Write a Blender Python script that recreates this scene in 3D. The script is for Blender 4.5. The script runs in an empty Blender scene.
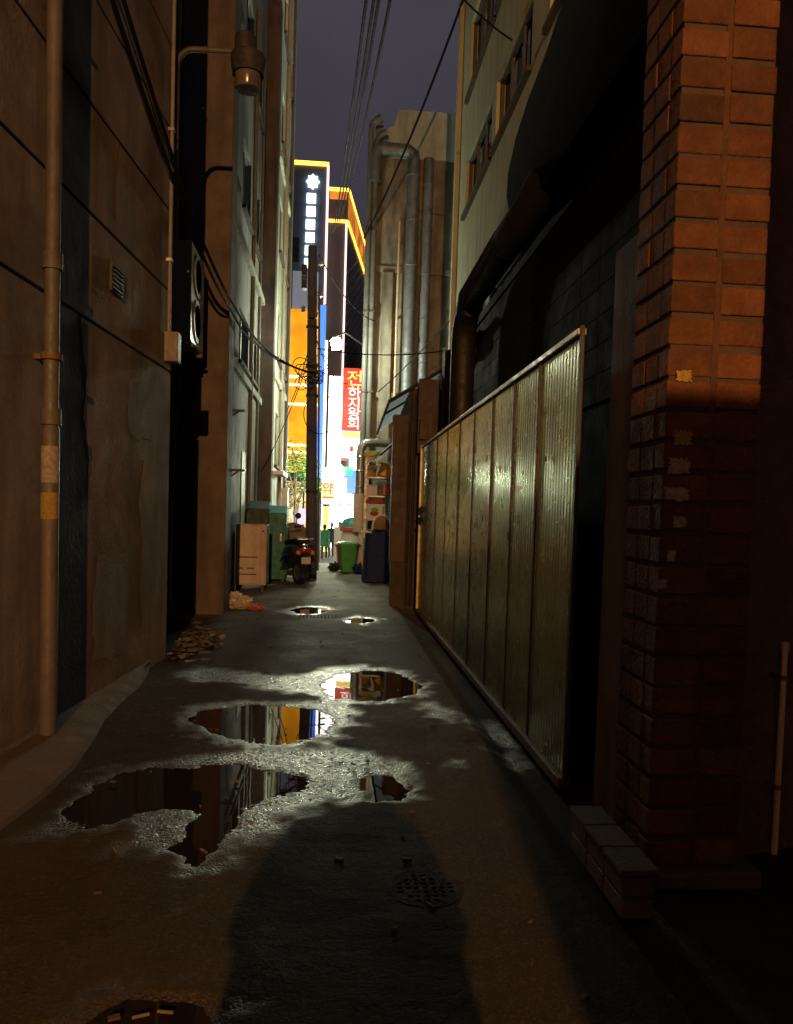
import bpy, math, random
import numpy as np
from mathutils import Matrix, Vector, noise as mnoise
random.seed(7); rng = np.random.default_rng(7)
PI = math.pi
S = bpy.context.scene
COL = S.collection

# ------------------------------------------------------------------ camera
W, H, F = 793, 1024, 780.0
PITCH, ROLL, YAW, CAMZ = 0.045, 0.03, 0.080, 1.5
RM = Matrix.Rotation(-YAW, 3, 'Z') @ Matrix.Rotation(PI/2-PITCH, 3, 'X') @ Matrix.Rotation(ROLL, 3, 'Z')
RT = RM.transposed()
def _p0(v):
    l = RT @ Vector(v); return (F*l.x/-l.z, -F*l.y/-l.z)
_a = _p0((0, 1, 0)); CX, CY = 334-_a[0], 511-_a[1]
def at(px, py, x=None, y=None, z=None):
    d = RM @ Vector(((px-CX)/F, -(py-CY)/F, -1))
    t = x/d.x if x is not None else (y/d.y if y is not None else (z-CAMZ)/d.z)
    return (d.x*t, d.y*t, CAMZ+d.z*t)
cd = bpy.data.cameras.new('camera'); cam = bpy.data.objects.new('camera', cd); COL.objects.link(cam)
cam.matrix_world = Matrix.Translation((0, 0, CAMZ)) @ RM.to_4x4()
cd.sensor_fit = 'VERTICAL'; cd.sensor_height = 24; cd.lens = F/H*24
cd.shift_x = (W/2-CX)/H; cd.shift_y = (CY-H/2)/H
cd.clip_start = 0.02; cd.clip_end = 2000
S.camera = cam

# ------------------------------------------------------------------ render settings and sky
S.render.engine = 'CYCLES'
S.cycles.use_denoising = True
S.cycles.max_bounces = 8; S.cycles.diffuse_bounces = 3; S.cycles.glossy_bounces = 5
S.cycles.sample_clamp_indirect = 6.0
S.cycles.caustics_reflective = False; S.cycles.caustics_refractive = False
S.view_settings.view_transform = 'Standard'; S.view_settings.look = 'None'
S.view_settings.exposure = 0; S.view_settings.gamma = 1
wd = bpy.data.worlds.new('World'); S.world = wd; wd.use_nodes = True
bg = wd.node_tree.nodes['Background']
bg.inputs[0].default_value = (0.046, 0.042, 0.058, 1); bg.inputs[1].default_value = 1.0
_N, _L = wd.node_tree.nodes, wd.node_tree.links
_tc = _N.new('ShaderNodeTexCoord'); _n = _N.new('ShaderNodeTexNoise'); _n.inputs['Scale'].default_value = 2.6; _n.inputs['Detail'].default_value = 5
_L.new(_tc.outputs['Generated'], _n.inputs['Vector']); _r = _N.new('ShaderNodeValToRGB')
_r.color_ramp.elements[0].position = 0.36; _r.color_ramp.elements[0].color = (0.038, 0.033, 0.048, 1)
_r.color_ramp.elements[1].position = 0.66; _r.color_ramp.elements[1].color = (0.056, 0.052, 0.068, 1)
_L.new(_n.outputs['Fac'], _r.inputs['Fac']); _L.new(_r.outputs['Color'], bg.inputs[0])
bg.inputs[1].default_value = 1.05   # city glow on low cloud

# ------------------------------------------------------------------ materials
def _nodes(name):
    m = bpy.data.materials.new(name); m.use_nodes = True
    nt = m.node_tree; return m, nt, nt.nodes, nt.links, nt.nodes['Principled BSDF']
def mat(name, c1, c2=None, rough=0.7, scale=6.0, bump=0.0, bscale=60.0, metal=0.0, spec=0.4, streak=0.0,
        rvar=0.12, detail=6.0, stain=None, coat=0.0, grime=0.0):
    """two colours mixed by noise, optional vertical streaks of wear, fine bump"""
    m, nt, N, L, b = _nodes(name)
    c2 = c2 or tuple(v*0.7 for v in c1)
    tc = N.new('ShaderNodeTexCoord')
    n1 = N.new('ShaderNodeTexNoise'); n1.inputs['Scale'].default_value = scale; n1.inputs['Detail'].default_value = detail
    n1.inputs['Roughness'].default_value = 0.65
    L.new(tc.outputs['Object'], n1.inputs['Vector'])
    r1 = N.new('ShaderNodeValToRGB'); r1.color_ramp.elements[0].position = 0.35; r1.color_ramp.elements[1].position = 0.68
    r1.color_ramp.elements[0].color = (*c1, 1); r1.color_ramp.elements[1].color = (*c2, 1)
    L.new(n1.outputs['Fac'], r1.inputs['Fac'])
    col = r1.outputs['Color']
    if streak:
        mp = N.new('ShaderNodeMapping'); mp.inputs['Scale'].default_value = (3.2, 3.2, 0.4)
        L.new(tc.outputs['Object'], mp.inputs['Vector'])
        n2 = N.new('ShaderNodeTexNoise'); n2.inputs['Scale'].default_value = 1.6; n2.inputs['Detail'].default_value = 5
        L.new(mp.outputs['Vector'], n2.inputs['Vector'])
        r2 = N.new('ShaderNodeValToRGB'); r2.color_ramp.elements[0].position = 0.46; r2.color_ramp.elements[1].position = 0.66
        L.new(n2.outputs['Fac'], r2.inputs['Fac'])
        mx = N.new('ShaderNodeMix'); mx.data_type = 'RGBA'; mx.blend_type = 'MIX'
        mf = N.new('ShaderNodeMath'); mf.operation = 'MULTIPLY'; mf.inputs[1].default_value = streak
        L.new(r2.outputs['Color'], mf.inputs[0]); L.new(mf.outputs[0], mx.inputs['Factor'])
        L.new(col, mx.inputs['A']); mx.inputs['B'].default_value = (*(stain or tuple(v*0.25 for v in c1)), 1)
        col = mx.outputs['Result']
    if grime:
        n5 = N.new('ShaderNodeTexNoise'); n5.inputs['Scale'].default_value = 0.75; n5.inputs['Detail'].default_value = 9; n5.inputs['Roughness'].default_value = 0.72; n5.inputs['Distortion'].default_value = 0.6
        L.new(tc.outputs['Object'], n5.inputs['Vector'])
        r5 = N.new('ShaderNodeValToRGB'); r5.color_ramp.elements[0].position = 0.42; r5.color_ramp.elements[1].position = 0.60
        L.new(n5.outputs['Fac'], r5.inputs['Fac']); m5 = N.new('ShaderNodeMath'); m5.operation = 'MULTIPLY'; m5.inputs[1].default_value = grime
        L.new(r5.outputs['Color'], m5.inputs[0]); x5 = N.new('ShaderNodeMix'); x5.data_type = 'RGBA'
        L.new(m5.outputs[0], x5.inputs['Factor']); L.new(col, x5.inputs['A']); x5.inputs['B'].default_value = (*tuple(v*0.28 for v in c1), 1); col = x5.outputs['Result']
    L.new(col, b.inputs['Base Color'])
    if rvar:
        mr = N.new('ShaderNodeMapRange'); mr.inputs['From Min'].default_value = 0.3; mr.inputs['From Max'].default_value = 0.7
        mr.inputs['To Min'].default_value = max(0.02, rough-rvar); mr.inputs['To Max'].default_value = min(1, rough+rvar)
        n3 = N.new('ShaderNodeTexNoise'); n3.inputs['Scale'].default_value = scale*2.3; n3.inputs['Detail'].default_value = 4
        L.new(tc.outputs['Object'], n3.inputs['Vector']); L.new(n3.outputs['Fac'], mr.inputs['Value'])
        L.new(mr.outputs['Result'], b.inputs['Roughness'])
    else: b.inputs['Roughness'].default_value = rough
    b.inputs['Metallic'].default_value = metal; b.inputs['Specular IOR Level'].default_value = spec
    b.inputs['Coat Weight'].default_value = coat
    if bump:
        n4 = N.new('ShaderNodeTexNoise'); n4.inputs['Scale'].default_value = bscale; n4.inputs['Detail'].default_value = 5
        L.new(tc.outputs['Object'], n4.inputs['Vector'])
        bp = N.new('ShaderNodeBump'); bp.inputs['Strength'].default_value = bump; bp.inputs['Distance'].default_value = 0.012
        L.new(n4.outputs['Fac'], bp.inputs['Height']); L.new(bp.outputs['Normal'], b.inputs['Normal'])
    return m
def emis(name, col, st, base=None, grain=0.0):
    m, nt, N, L, b = _nodes(name)
    b.inputs['Base Color'].default_value = (*(base or tuple(min(0.8, c*0.6+0.05) for c in col)), 1)
    b.inputs['Emission Color'].default_value = (*col, 1); b.inputs['Emission Strength'].default_value = st
    b.inputs['Roughness'].default_value = 0.4
    if grain:
        tc = N.new('ShaderNodeTexCoord'); n = N.new('ShaderNodeTexNoise'); n.inputs['Scale'].default_value = 0.9
        L.new(tc.outputs['Object'], n.inputs['Vector'])
        mr = N.new('ShaderNodeMapRange'); mr.inputs['From Min'].default_value = 0.35; mr.inputs['From Max'].default_value = 0.65
        mr.inputs['To Min'].default_value = st*(1-grain); mr.inputs['To Max'].default_value = st*(1+grain)
        L.new(n.outputs['Fac'], mr.inputs['Value']); L.new(mr.outputs['Result'], b.inputs['Emission Strength'])
    return m
M = {}
M['plaster'] = mat('stained_render', (0.26, 0.225, 0.195), (0.155, 0.132, 0.114), 0.85, 1.9, 0.4, 30, streak=0.6, stain=(0.09, 0.07, 0.055), grime=0.75)
M['recess'] = mat('dark_render', (0.26, 0.26, 0.31), (0.15, 0.15, 0.19), 0.85, 2.0, 0.6, 30, streak=0.5)
M['grey_render'] = mat('grey_render', (0.33, 0.33, 0.27), (0.22, 0.22, 0.19), 0.85, 1.8, 0.4, 30, streak=0.6, stain=(0.09, 0.09, 0.08))
M['pilaster'] = mat('brown_render', (0.13, 0.105, 0.095), (0.08, 0.065, 0.06), 0.85, 2.5, 0.4, 30, streak=0.5)
M['pale_render'] = mat('pale_render', (0.66, 0.70, 0.53), (0.50, 0.53, 0.40), 0.8, 1.6, 0.3, 30, streak=0.5, stain=(0.18, 0.18, 0.14))
M['beige'] = mat('beige_render', (0.34, 0.315, 0.245), (0.21, 0.195, 0.155), 0.85, 1.1, 0.4, 22, streak=0.8, stain=(0.10, 0.08, 0.06), grime=0.6)
M['yellow'] = mat('cream_paint', (0.46, 0.46, 0.31), (0.36, 0.36, 0.25), 0.75, 1.5, 0.3, 30, streak=0.35, stain=(0.2, 0.18, 0.1))
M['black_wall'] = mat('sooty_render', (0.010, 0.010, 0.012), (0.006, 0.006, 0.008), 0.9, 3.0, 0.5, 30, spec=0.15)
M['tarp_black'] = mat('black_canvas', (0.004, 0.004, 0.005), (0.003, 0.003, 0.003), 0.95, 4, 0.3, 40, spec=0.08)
M['brick'] = mat('orange_brick', (0.145, 0.052, 0.016), (0.075, 0.028, 0.010), 0.85, 7, 0.9, 55, stain=(0.05, 0.022, 0.014), streak=0.5, grime=0.7)
M['brick2'] = mat('dark_brick', (0.10, 0.06, 0.045), (0.065, 0.04, 0.03), 0.8, 7, 0.7, 60)
M['pointing'] = mat('brown_pointing', (0.075, 0.036, 0.018), (0.045, 0.022, 0.012), 0.95, 12, 0.7, 60)
M['mortar'] = mat('dark_mortar', (0.06, 0.04, 0.028), (0.04, 0.026, 0.02), 0.95, 9, 0.5, 60)
M['concrete'] = mat('worn_concrete', (0.075, 0.058, 0.045), (0.045, 0.035, 0.028), 0.9, 3.0, 0.8, 40)
M['pvc'] = mat('dirty_pvc', (0.095, 0.085, 0.078), (0.06, 0.054, 0.05), 0.6, 8, 0.15, 50, streak=0.5)
M['pvc_white'] = mat('cream_pvc', (0.55, 0.47, 0.36), (0.42, 0.36, 0.27), 0.5, 8, 0.1)
M['pvc_mid'] = mat('aged_pvc', (0.24, 0.215, 0.19), (0.16, 0.145, 0.13), 0.55, 9, 0.1, streak=0.5)
M['rubber'] = mat('black_rubber', (0.018, 0.018, 0.02), (0.012, 0.012, 0.013), 0.6, 15, 0.2)
M['cable'] = mat('black_cable', (0.008, 0.008, 0.009), (0.005, 0.005, 0.006), 0.7, 10, spec=0.15)
M['cable_grey'] = mat('grey_cable', (0.17, 0.175, 0.16), (0.11, 0.115, 0.105), 0.6, 10)
M['rust'] = mat('rusty_steel', (0.16, 0.09, 0.06), (0.08, 0.05, 0.04), 0.7, 14, 0.5, 80, metal=0.3)
M['steel'] = mat('dull_steel', (0.35, 0.36, 0.36), (0.22, 0.23, 0.23), 0.42, 9, 0.15, 40, metal=0.8)
M['duct'] = mat('galvanised_duct', (0.24, 0.27, 0.29), (0.15, 0.17, 0.185), 0.6, 5, 0.15, 30, metal=0.6, streak=0.5)
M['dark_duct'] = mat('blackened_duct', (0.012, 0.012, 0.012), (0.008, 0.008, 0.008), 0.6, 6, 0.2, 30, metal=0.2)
M['fence'] = mat('painted_sheet_steel', (0.42, 0.50, 0.27), (0.33, 0.39, 0.21), 0.25, 3.2, 0.015, 40, metal=0.85, spec=0.6, streak=0.35, stain=(0.14, 0.13, 0.08), rvar=0.05)
M['rail'] = mat('yellowed_rail', (0.50, 0.44, 0.27), (0.35, 0.30, 0.19), 0.45, 6, 0.15, 40, metal=0.4)
M['scratch'] = mat('scraped_rust', (0.03, 0.02, 0.018), (0.05, 0.03, 0.02), 0.7, 20)
M['red_paint'] = mat('red_spray', (0.35, 0.04, 0.03), None, 0.6, 20)
M['ac_white'] = mat('yellowed_enamel', (0.30, 0.28, 0.25), (0.22, 0.20, 0.18), 0.4, 6, 0.05)
M['iron'] = mat('cast_iron', (0.016, 0.014, 0.012), (0.010, 0.009, 0.008), 0.85, 20, 0.4, spec=0.1)
M['dark_metal'] = mat('dark_metal', (0.045, 0.045, 0.05), (0.03, 0.03, 0.034), 0.5, 8, 0.1, metal=0.4)
M['glass'] = mat('dark_glass', (0.02, 0.024, 0.028), (0.012, 0.014, 0.018), 0.08, 2, spec=0.6, rvar=0.03)
M['frame'] = mat('aluminium_frame', (0.32, 0.33, 0.31), (0.24, 0.25, 0.24), 0.45, 8, metal=0.5)
M['frame_dark'] = mat('dark_frame', (0.07, 0.075, 0.08), (0.05, 0.05, 0.055), 0.5, 8)
M['teal_roof'] = mat('teal_parapet', (0.50, 0.60, 0.57), (0.34, 0.42, 0.40), 0.8, 1.6, 0.3, 20, streak=0.4)
M['cabinet'] = mat('pinkish_enamel', (0.55, 0.50, 0.47), (0.42, 0.37, 0.34), 0.5, 4, 0.1, streak=0.35, stain=(0.3, 0.18, 0.11))
M['teal'] = mat('teal_paint', (0.015, 0.21, 0.20), (0.012, 0.15, 0.14), 0.5, 5, 0.15, streak=0.3)
M['teal_dark'] = mat('dark_teal_paint', (0.010, 0.045, 0.045), (0.008, 0.03, 0.03), 0.55, 5, 0.15)
M['scoot'] = mat('navy_plastic', (0.020, 0.022, 0.032), (0.014, 0.015, 0.022), 0.25, 8, spec=0.5, coat=0.4)
M['seat'] = mat('black_vinyl', (0.02, 0.02, 0.02), None, 0.5, 15, 0.1)
M['chrome'] = mat('chrome', (0.6, 0.6, 0.6), (0.5, 0.5, 0.5), 0.2, 10, metal=1.0)
M['red_lens'] = mat('red_lens', (0.45, 0.03, 0.025), (0.35, 0.02, 0.02), 0.2, 10, spec=0.6)
M['clear_lens'] = mat('clear_lens', (0.5, 0.5, 0.5), None, 0.15, 10, spec=0.6)
M['lamp_grey'] = mat('grey_lamp_steel', (0.055, 0.055, 0.056), (0.03, 0.03, 0.031), 0.5, 9, 0.2, 40, metal=0.3)
M['lamp_glass'] = mat('grimy_glass', (0.12, 0.115, 0.10), (0.07, 0.066, 0.058), 0.2, 9, spec=0.6)
M['dead_leaf'] = mat('dead_leaf', (0.14, 0.10, 0.065), (0.08, 0.055, 0.035), 0.9, 12)
M['wood'] = mat('brown_wood', (0.22, 0.13, 0.07), (0.14, 0.08, 0.04), 0.6, 5, 0.2)
M['maroon_wood'] = mat('maroon_boards', (0.085, 0.062, 0.060), (0.055, 0.042, 0.040), 0.7, 4, 0.3, 30, streak=0.4)
M['post_dark'] = mat('dark_boards', (0.06, 0.042, 0.036), (0.04, 0.03, 0.025), 0.75, 4, 0.3)
M['bin_green'] = mat('green_plastic', (0.035, 0.36, 0.06), (0.03, 0.29, 0.05), 0.45, 6, 0.05)
M['bin_brown'] = mat('brown_plastic', (0.16, 0.07, 0.045), (0.11, 0.05, 0.03), 0.5, 6, 0.05)
M['tarp_blue'] = mat('navy_tarpaulin', (0.022, 0.035, 0.12), (0.015, 0.024, 0.085), 0.75, 7, 0.2, 18, spec=0.15)
M['cream'] = mat('cream_board', (0.6, 0.54, 0.40), (0.48, 0.43, 0.32), 0.65, 6, 0.1)
M['white'] = mat('white_plastic', (0.68, 0.68, 0.66), (0.55, 0.55, 0.53), 0.5, 6, 0.05)
M['bag'] = mat('dirty_white_plastic', (0.55, 0.49, 0.44), (0.36, 0.30, 0.27), 0.4, 12, 0.2, 40)
M['card'] = mat('brown_card', (0.40, 0.29, 0.18), (0.30, 0.21, 0.13), 0.8, 6, 0.1)
M['orange'] = mat('orange_plastic', (0.75, 0.32, 0.03), (0.62, 0.26, 0.03), 0.4, 6)
M['redbox'] = mat('faded_red_plastic', (0.52, 0.13, 0.11), (0.42, 0.10, 0.08), 0.5, 6)
M['lime'] = mat('pale_lime_board', (0.55, 0.56, 0.22), (0.45, 0.46, 0.2), 0.5, 6)
M['tealcap'] = mat('teal_plastic', (0.05, 0.33, 0.30), (0.04, 0.25, 0.23), 0.4, 6)
M['leaf'] = mat('leaf_green', (0.045, 0.15, 0.045), (0.09, 0.20, 0.06), 0.5, 3)
M['bark'] = mat('bark', (0.12, 0.09, 0.06), (0.07, 0.05, 0.04), 0.9, 12, 0.6)
M['poly'] = mat('corrugated_plastic', (0.50, 0.55, 0.62), (0.36, 0.40, 0.46), 0.35, 4, 0.05, spec=0.5)
_m, _nt, _N, _L, _b = M['poly'], M['poly'].node_tree, M['poly'].node_tree.nodes, M['poly'].node_tree.links, M['poly'].node_tree.nodes['Principled BSDF']
_t = _N.new('ShaderNodeBsdfTranslucent'); _t.inputs[0].default_value = (0.80, 0.88, 0.95, 1); _x = _N.new('ShaderNodeMixShader'); _x.inputs[0].default_value = 0.8
_L.new(_b.outputs[0], _x.inputs[1]); _L.new(_t.outputs[0], _x.inputs[2]); _L.new(_x.outputs[0], [n for n in _N if n.type == 'OUTPUT_MATERIAL'][0].inputs[0])
M['pole'] = mat('grey_pole_concrete', (0.10, 0.105, 0.15), (0.07, 0.072, 0.105), 0.8, 5, 0.3, 40, streak=0.4)
M['tower'] = mat('dark_cladding', (0.10, 0.115, 0.16), (0.075, 0.085, 0.125), 0.5, 0.6, 0.0)
M['tower2'] = mat('brown_cladding', (0.12, 0.10, 0.11), (0.085, 0.075, 0.085), 0.5, 0.6, 0.0)
M['orange_facade'] = emis('orange_backlit_facade', (1.0, 0.38, 0.005), 1.15, grain=0.3)
M['tube_white'] = emis('warm_light_tube', (1.0, 0.85, 0.55), 3.0)
M['led_yellow'] = emis('yellow_led', (1.0, 0.52, 0.06), 3.2)
M['led_pink'] = emis('pinkish_white_led', (1.0, 0.62, 0.55), 2.2)
M['sign_white'] = emis('white_sign_face', (1.0, 0.97, 0.92), 6.0)
M['sign_cool'] = emis('cool_white_letters', (0.80, 0.95, 1.0), 3.5)
M['sign_red'] = emis('red_sign_face', (1.0, 0.03, 0.015), 1.0, base=(0.12, 0.01, 0.01), grain=0.2)
M['sign_letter'] = emis('white_letters', (1.0, 0.97, 0.85), 2.0)
M['sign_yellow'] = emis('yellow_letters', (1.0, 0.72, 0.12), 1.7)
M['sign_blue'] = emis('blue_sign_face', (0.05, 0.22, 1.0), 1.2)
M['sign_green'] = emis('green_sign_face', (0.15, 0.9, 0.35), 0.9)
M['sign_cream'] = emis('cream_sign_face', (1.0, 0.60, 0.25), 0.55, base=(0.35, 0.2, 0.1))
M['shop_fill'] = emis('shop_and_fill_white', (0.94, 1.0, 0.84), 13.0, grain=0.4)  # seen shop window, also the added fill glow hidden beside it
M['shop_warm'] = emis('shop_window_warm', (1.0, 0.62, 0.28), 1.2, grain=0.5)
M['shop_violet'] = emis('shop_window_violet', (0.75, 0.6, 1.0), 1.2)
M['ball'] = emis('white_globe', (0.93, 1.0, 0.68), 480.0)
M['flood'] = emis('floodlight_glass', (0.95, 1.0, 0.74), 600.0)
M['sodium'] = emis('sodium_glass', (1.0, 0.42, 0.10), 12.0)
M['win_orange'] = emis('lit_orange_band', (1.0, 0.30, 0.03), 0.55, grain=0.5)
M['grey_panel'] = emis('dim_lit_panel', (0.55, 0.58, 0.75), 0.22)
M['ink'] = mat('dark_ink', (0.12, 0.03, 0.01), None, 0.6, 10)
M['ink_red'] = mat('red_ink', (0.5, 0.04, 0.03), None, 0.6, 10)
M['paper'] = mat('torn_paper', (0.30, 0.27, 0.25), (0.16, 0.13, 0.11), 0.85, 40, grime=0.6)
M['paper_y'] = mat('yellow_paper', (0.30, 0.22, 0.04), (0.16, 0.11, 0.03), 0.85, 40, grime=0.5)
M['skin'] = mat('skin', (0.45, 0.28, 0.20), None, 0.55, 15)
M['hair'] = mat('black_hair', (0.015, 0.012, 0.01), None, 0.5, 30)
M['coat_green'] = mat('green_coat', (0.03, 0.17, 0.09), (0.02, 0.12, 0.06), 0.7, 8)
M['coat_grey'] = mat('grey_coat', (0.22, 0.25, 0.28), None, 0.7, 8)
M['coat_dark'] = mat('dark_coat', (0.03, 0.035, 0.05), None, 0.7, 8)
M['coat_yellow'] = mat('yellow_coat', (0.62, 0.50, 0.05), None, 0.7, 8)
M['trousers'] = mat('dark_denim', (0.03, 0.035, 0.06), None, 0.8, 10)
M['shoes'] = mat('black_shoes', (0.02, 0.02, 0.02), None, 0.5, 10)

# ------------------------------------------------------------------ mesh building
class MB:
    def __init__(s): s.v = []; s.f = []; s.mi = []; s.cur = 0
    def add(s, vs, fs):
        n = len(s.v); s.v += [tuple(p) for p in vs]
        for f in fs: s.f.append(tuple(n+i for i in f)); s.mi.append(s.cur)
        return s
    def box(s, x0, y0, z0, x1, y1, z1, T=None):
        vs = [Vector((x, y, z)) for z in (z0, z1) for y in (y0, y1) for x in (x0, x1)]
        if T is not None: vs = [T @ p for p in vs]
        return s.add(vs, [(0,2,3,1),(4,5,7,6),(0,1,5,4),(2,6,7,3),(0,4,6,2),(1,3,7,5)])
    def loft(s, rings, cap=True, closed=True):
        n = len(rings[0]); base = len(s.v); vs = [p for r in rings for p in r]; fs = []
        for i in range(len(rings)-1):
            for j in range(n if closed else n-1):
                k = (j+1) % n; fs.append((i*n+j, i*n+k, (i+1)*n+k, (i+1)*n+j))
        if cap and closed: fs += [tuple(range(n))[::-1], tuple((len(rings)-1)*n+j for j in range(n))]
        return s.add(vs, fs)
    def tube(s, pts, r, n=8, cap=True):
        pts = [Vector(p) for p in pts]; rs = r if isinstance(r, (list, tuple)) else [r]*len(pts)
        rings = []; up = None
        for i, p in enumerate(pts):
            d = (pts[min(i+1, len(pts)-1)]-pts[max(i-1, 0)]).normalized()
            if up is None:
                up = Vector((0, 0, 1)) if abs(d.z) < 0.9 else Vector((1, 0, 0))
            a = d.cross(up); a = a.normalized() if a.length > 1e-5 else Vector((1, 0, 0)); b = a.cross(d).normalized(); up = b
            rings.append([p+(a*math.cos(2*PI*j/n)+b*math.sin(2*PI*j/n))*rs[i] for j in range(n)])
        return s.loft(rings, cap)
    def lathe(s, prof, c=(0, 0, 0), n=20, axis='z', cap=True):
        c = Vector(c); rings = []
        for r, h in prof:
            ring = []
            for j in range(n):
                a = 2*PI*j/n; u, w = r*math.cos(a), r*math.sin(a)
                ring.append(c+(Vector((u, w, h)) if axis == 'z' else Vector((h, u, w)) if axis == 'x' else Vector((u, h, w))))
            rings.append(ring)
        return s.loft(rings, cap)
    def prism(s, poly, p0, p1, axis='z'):
        f = {'z': lambda a, b, h: (a, b, h), 'y': lambda a, b, h: (a, h, b), 'x': lambda a, b, h: (h, a, b)}[axis]
        return s.loft([[Vector(f(a, b, p0)) for a, b in poly], [Vector(f(a, b, p1)) for a, b in poly]])
    def build(s, name, m, parent=None, bevel=0, smooth=False, loc=None, subsurf=0):
        off = Vector((0, 0, 0))
        if parent is not None:
            r = parent
            while r.parent: r = r.parent
            if not r.name in LOCAL: off = Vector(r.location)
        elif loc is not None: off = Vector(loc)
        me = bpy.data.meshes.new(name); me.from_pydata([tuple(Vector(p)-off) for p in s.v], [], s.f)
        ms = m if isinstance(m, (list, tuple)) else [m]
        for q in ms: me.materials.append(q)
        if len(ms) > 1: me.polygons.foreach_set('material_index', s.mi)
        me.validate()
        if smooth: me.polygons.foreach_set('use_smooth', [True]*len(me.polygons))
        o = bpy.data.objects.new(name, me); COL.objects.link(o)
        if parent is not None: o.parent = parent
        elif loc is not None: o.location = loc
        fixn(me)
        if bevel:
            b = o.modifiers.new('bevel', 'BEVEL'); b.width = bevel; b.segments = 2; b.limit_method = 'ANGLE'
        if subsurf:
            b = o.modifiers.new('sub', 'SUBSURF'); b.levels = subsurf; b.render_levels = subsurf
        if smooth and not subsurf:
            try: me.set_sharp_from_angle(angle=math.radians(40))
            except Exception: pass
        return o
import bmesh
def fixn(me):
    bm = bmesh.new(); bm.from_mesh(me); bmesh.ops.recalc_face_normals(bm, faces=bm.faces); bm.to_mesh(me); bm.free()
LOCAL = set()
def tag(o, label, cat, group=None):
    o['label'] = label; o['category'] = cat
    if group: o['group'] = group
    return o
def struct(o, label=None):
    o['kind'] = 'structure'
    if label: o['label'] = label
    return o
def thing(name, label, cat, loc, rot=0, group=None, local=False):
    o = bpy.data.objects.new(name, None); o.empty_display_size = 0.2; COL.objects.link(o)
    o.location = loc; o.rotation_euler = (0, 0, rot)
    if local or rot: LOCAL.add(o.name)
    return tag(o, label, cat, group)
def clone(root, loc, rot=None, label=None):
    c = root.copy(); COL.objects.link(c); c.location = loc
    if rot is not None: c.rotation_euler = (0, 0, rot)
    if root.name in LOCAL: LOCAL.add(c.name)
    if label: c['label'] = label
    for ch in list(root.children):
        k = ch.copy(); COL.objects.link(k); k.parent = c
        for g in list(ch.children):
            q = g.copy(); COL.objects.link(q); q.parent = k
    return c
def B(): return MB()
def bx(*a): return MB().box(*a)
def wall(axis, p0, p1, u0, u1, z0, z1, holes=()):
    """a wall slab with real openings; axis = direction of its thickness"""
    us = sorted({u0, u1, *[h[0] for h in holes], *[h[1] for h in holes]}); zs = sorted({z0, z1, *[h[2] for h in holes], *[h[3] for h in holes]})
    mb = MB()
    for i in range(len(us)-1):
        run = None
        for j in range(len(zs)-1):
            cu, cz = (us[i]+us[i+1])/2, (zs[j]+zs[j+1])/2
            hole = any(h[0] < cu < h[1] and h[2] < cz < h[3] for h in holes)
            if not hole:
                if run is None: run = zs[j]
            if (hole or j == len(zs)-2) and run is not None:
                top = zs[j] if hole else zs[j+1]
                if axis == 'x': mb.box(p0, us[i], run, p1, us[i+1], top)
                else: mb.box(us[i], p0, run, us[i+1], p1, top)
                run = None
    return mb
def window(parent, axis, p, inward, u0, u1, z0, z1, n=2, mf=None, mp=None, t=0.05, sill=True):
    """frame with mullions set back in the opening, one pane behind it"""
    mf = mf or M['frame']; mp = mp or M['glass']
    d0, d1 = p+inward*0.05, p+inward*0.11
    a, b_ = min(d0, d1), max(d0, d1)
    mb = MB()
    def bar(ua, ub, za, zb, aa=a, bb=b_):
        mb.box(aa, ua, za, bb, ub, zb) if axis == 'x' else mb.box(ua, aa, za, ub, bb, zb)
    bar(u0, u1, z0, z0+t); bar(u0, u1, z1-t, z1); bar(u0, u0+t, z0+t, z1-t); bar(u1-t, u1, z0+t, z1-t)
    for k in range(1, n):
        c = u0+(u1-u0)*k/n; bar(c-t*0.4, c+t*0.4, z0+t, z1-t, a+0.005, b_-0.005)
    f = mb.build('window', mf, parent)
    q0, q1 = p+inward*0.125, p+inward*0.14
    pm = MB(); qa, qb = min(q0, q1), max(q0, q1)
    pm.box(qa, u0, z0, qb, u1, z1) if axis == 'x' else pm.box(u0, qa, z0, u1, qb, z1)
    pm.build('pane', mp, f)
    if sill:
        s0, s1 = p-inward*0.07, p+inward*0.045; sa, sb = min(s0, s1), max(s0, s1)
        sm = MB(); (sm.box(sa, u0-0.06, z0-0.07, sb, u1+0.06, z0-0.003) if axis == 'x' else sm.box(u0-0.06, sa, z0-0.07, u1+0.06, sb, z0-0.003))
        sm.build('sill', M['concrete'], f)
    return f
def sag(p, q, s, n=24):
    p, q = Vector(p), Vector(q); return [p.lerp(q, i/n)+Vector((0, 0, -4*s*(i/n)*(1-i/n))) for i in range(n+1)]
def cable(pts, r, label, group, m=None):
    pts = [Vector(p) for p in pts]
    o = MB().tube(pts, r, 6).build('cable', m or M['cable'], None, smooth=True, loc=pts[0]); return tag(o, label, 'cable', group)
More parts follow.
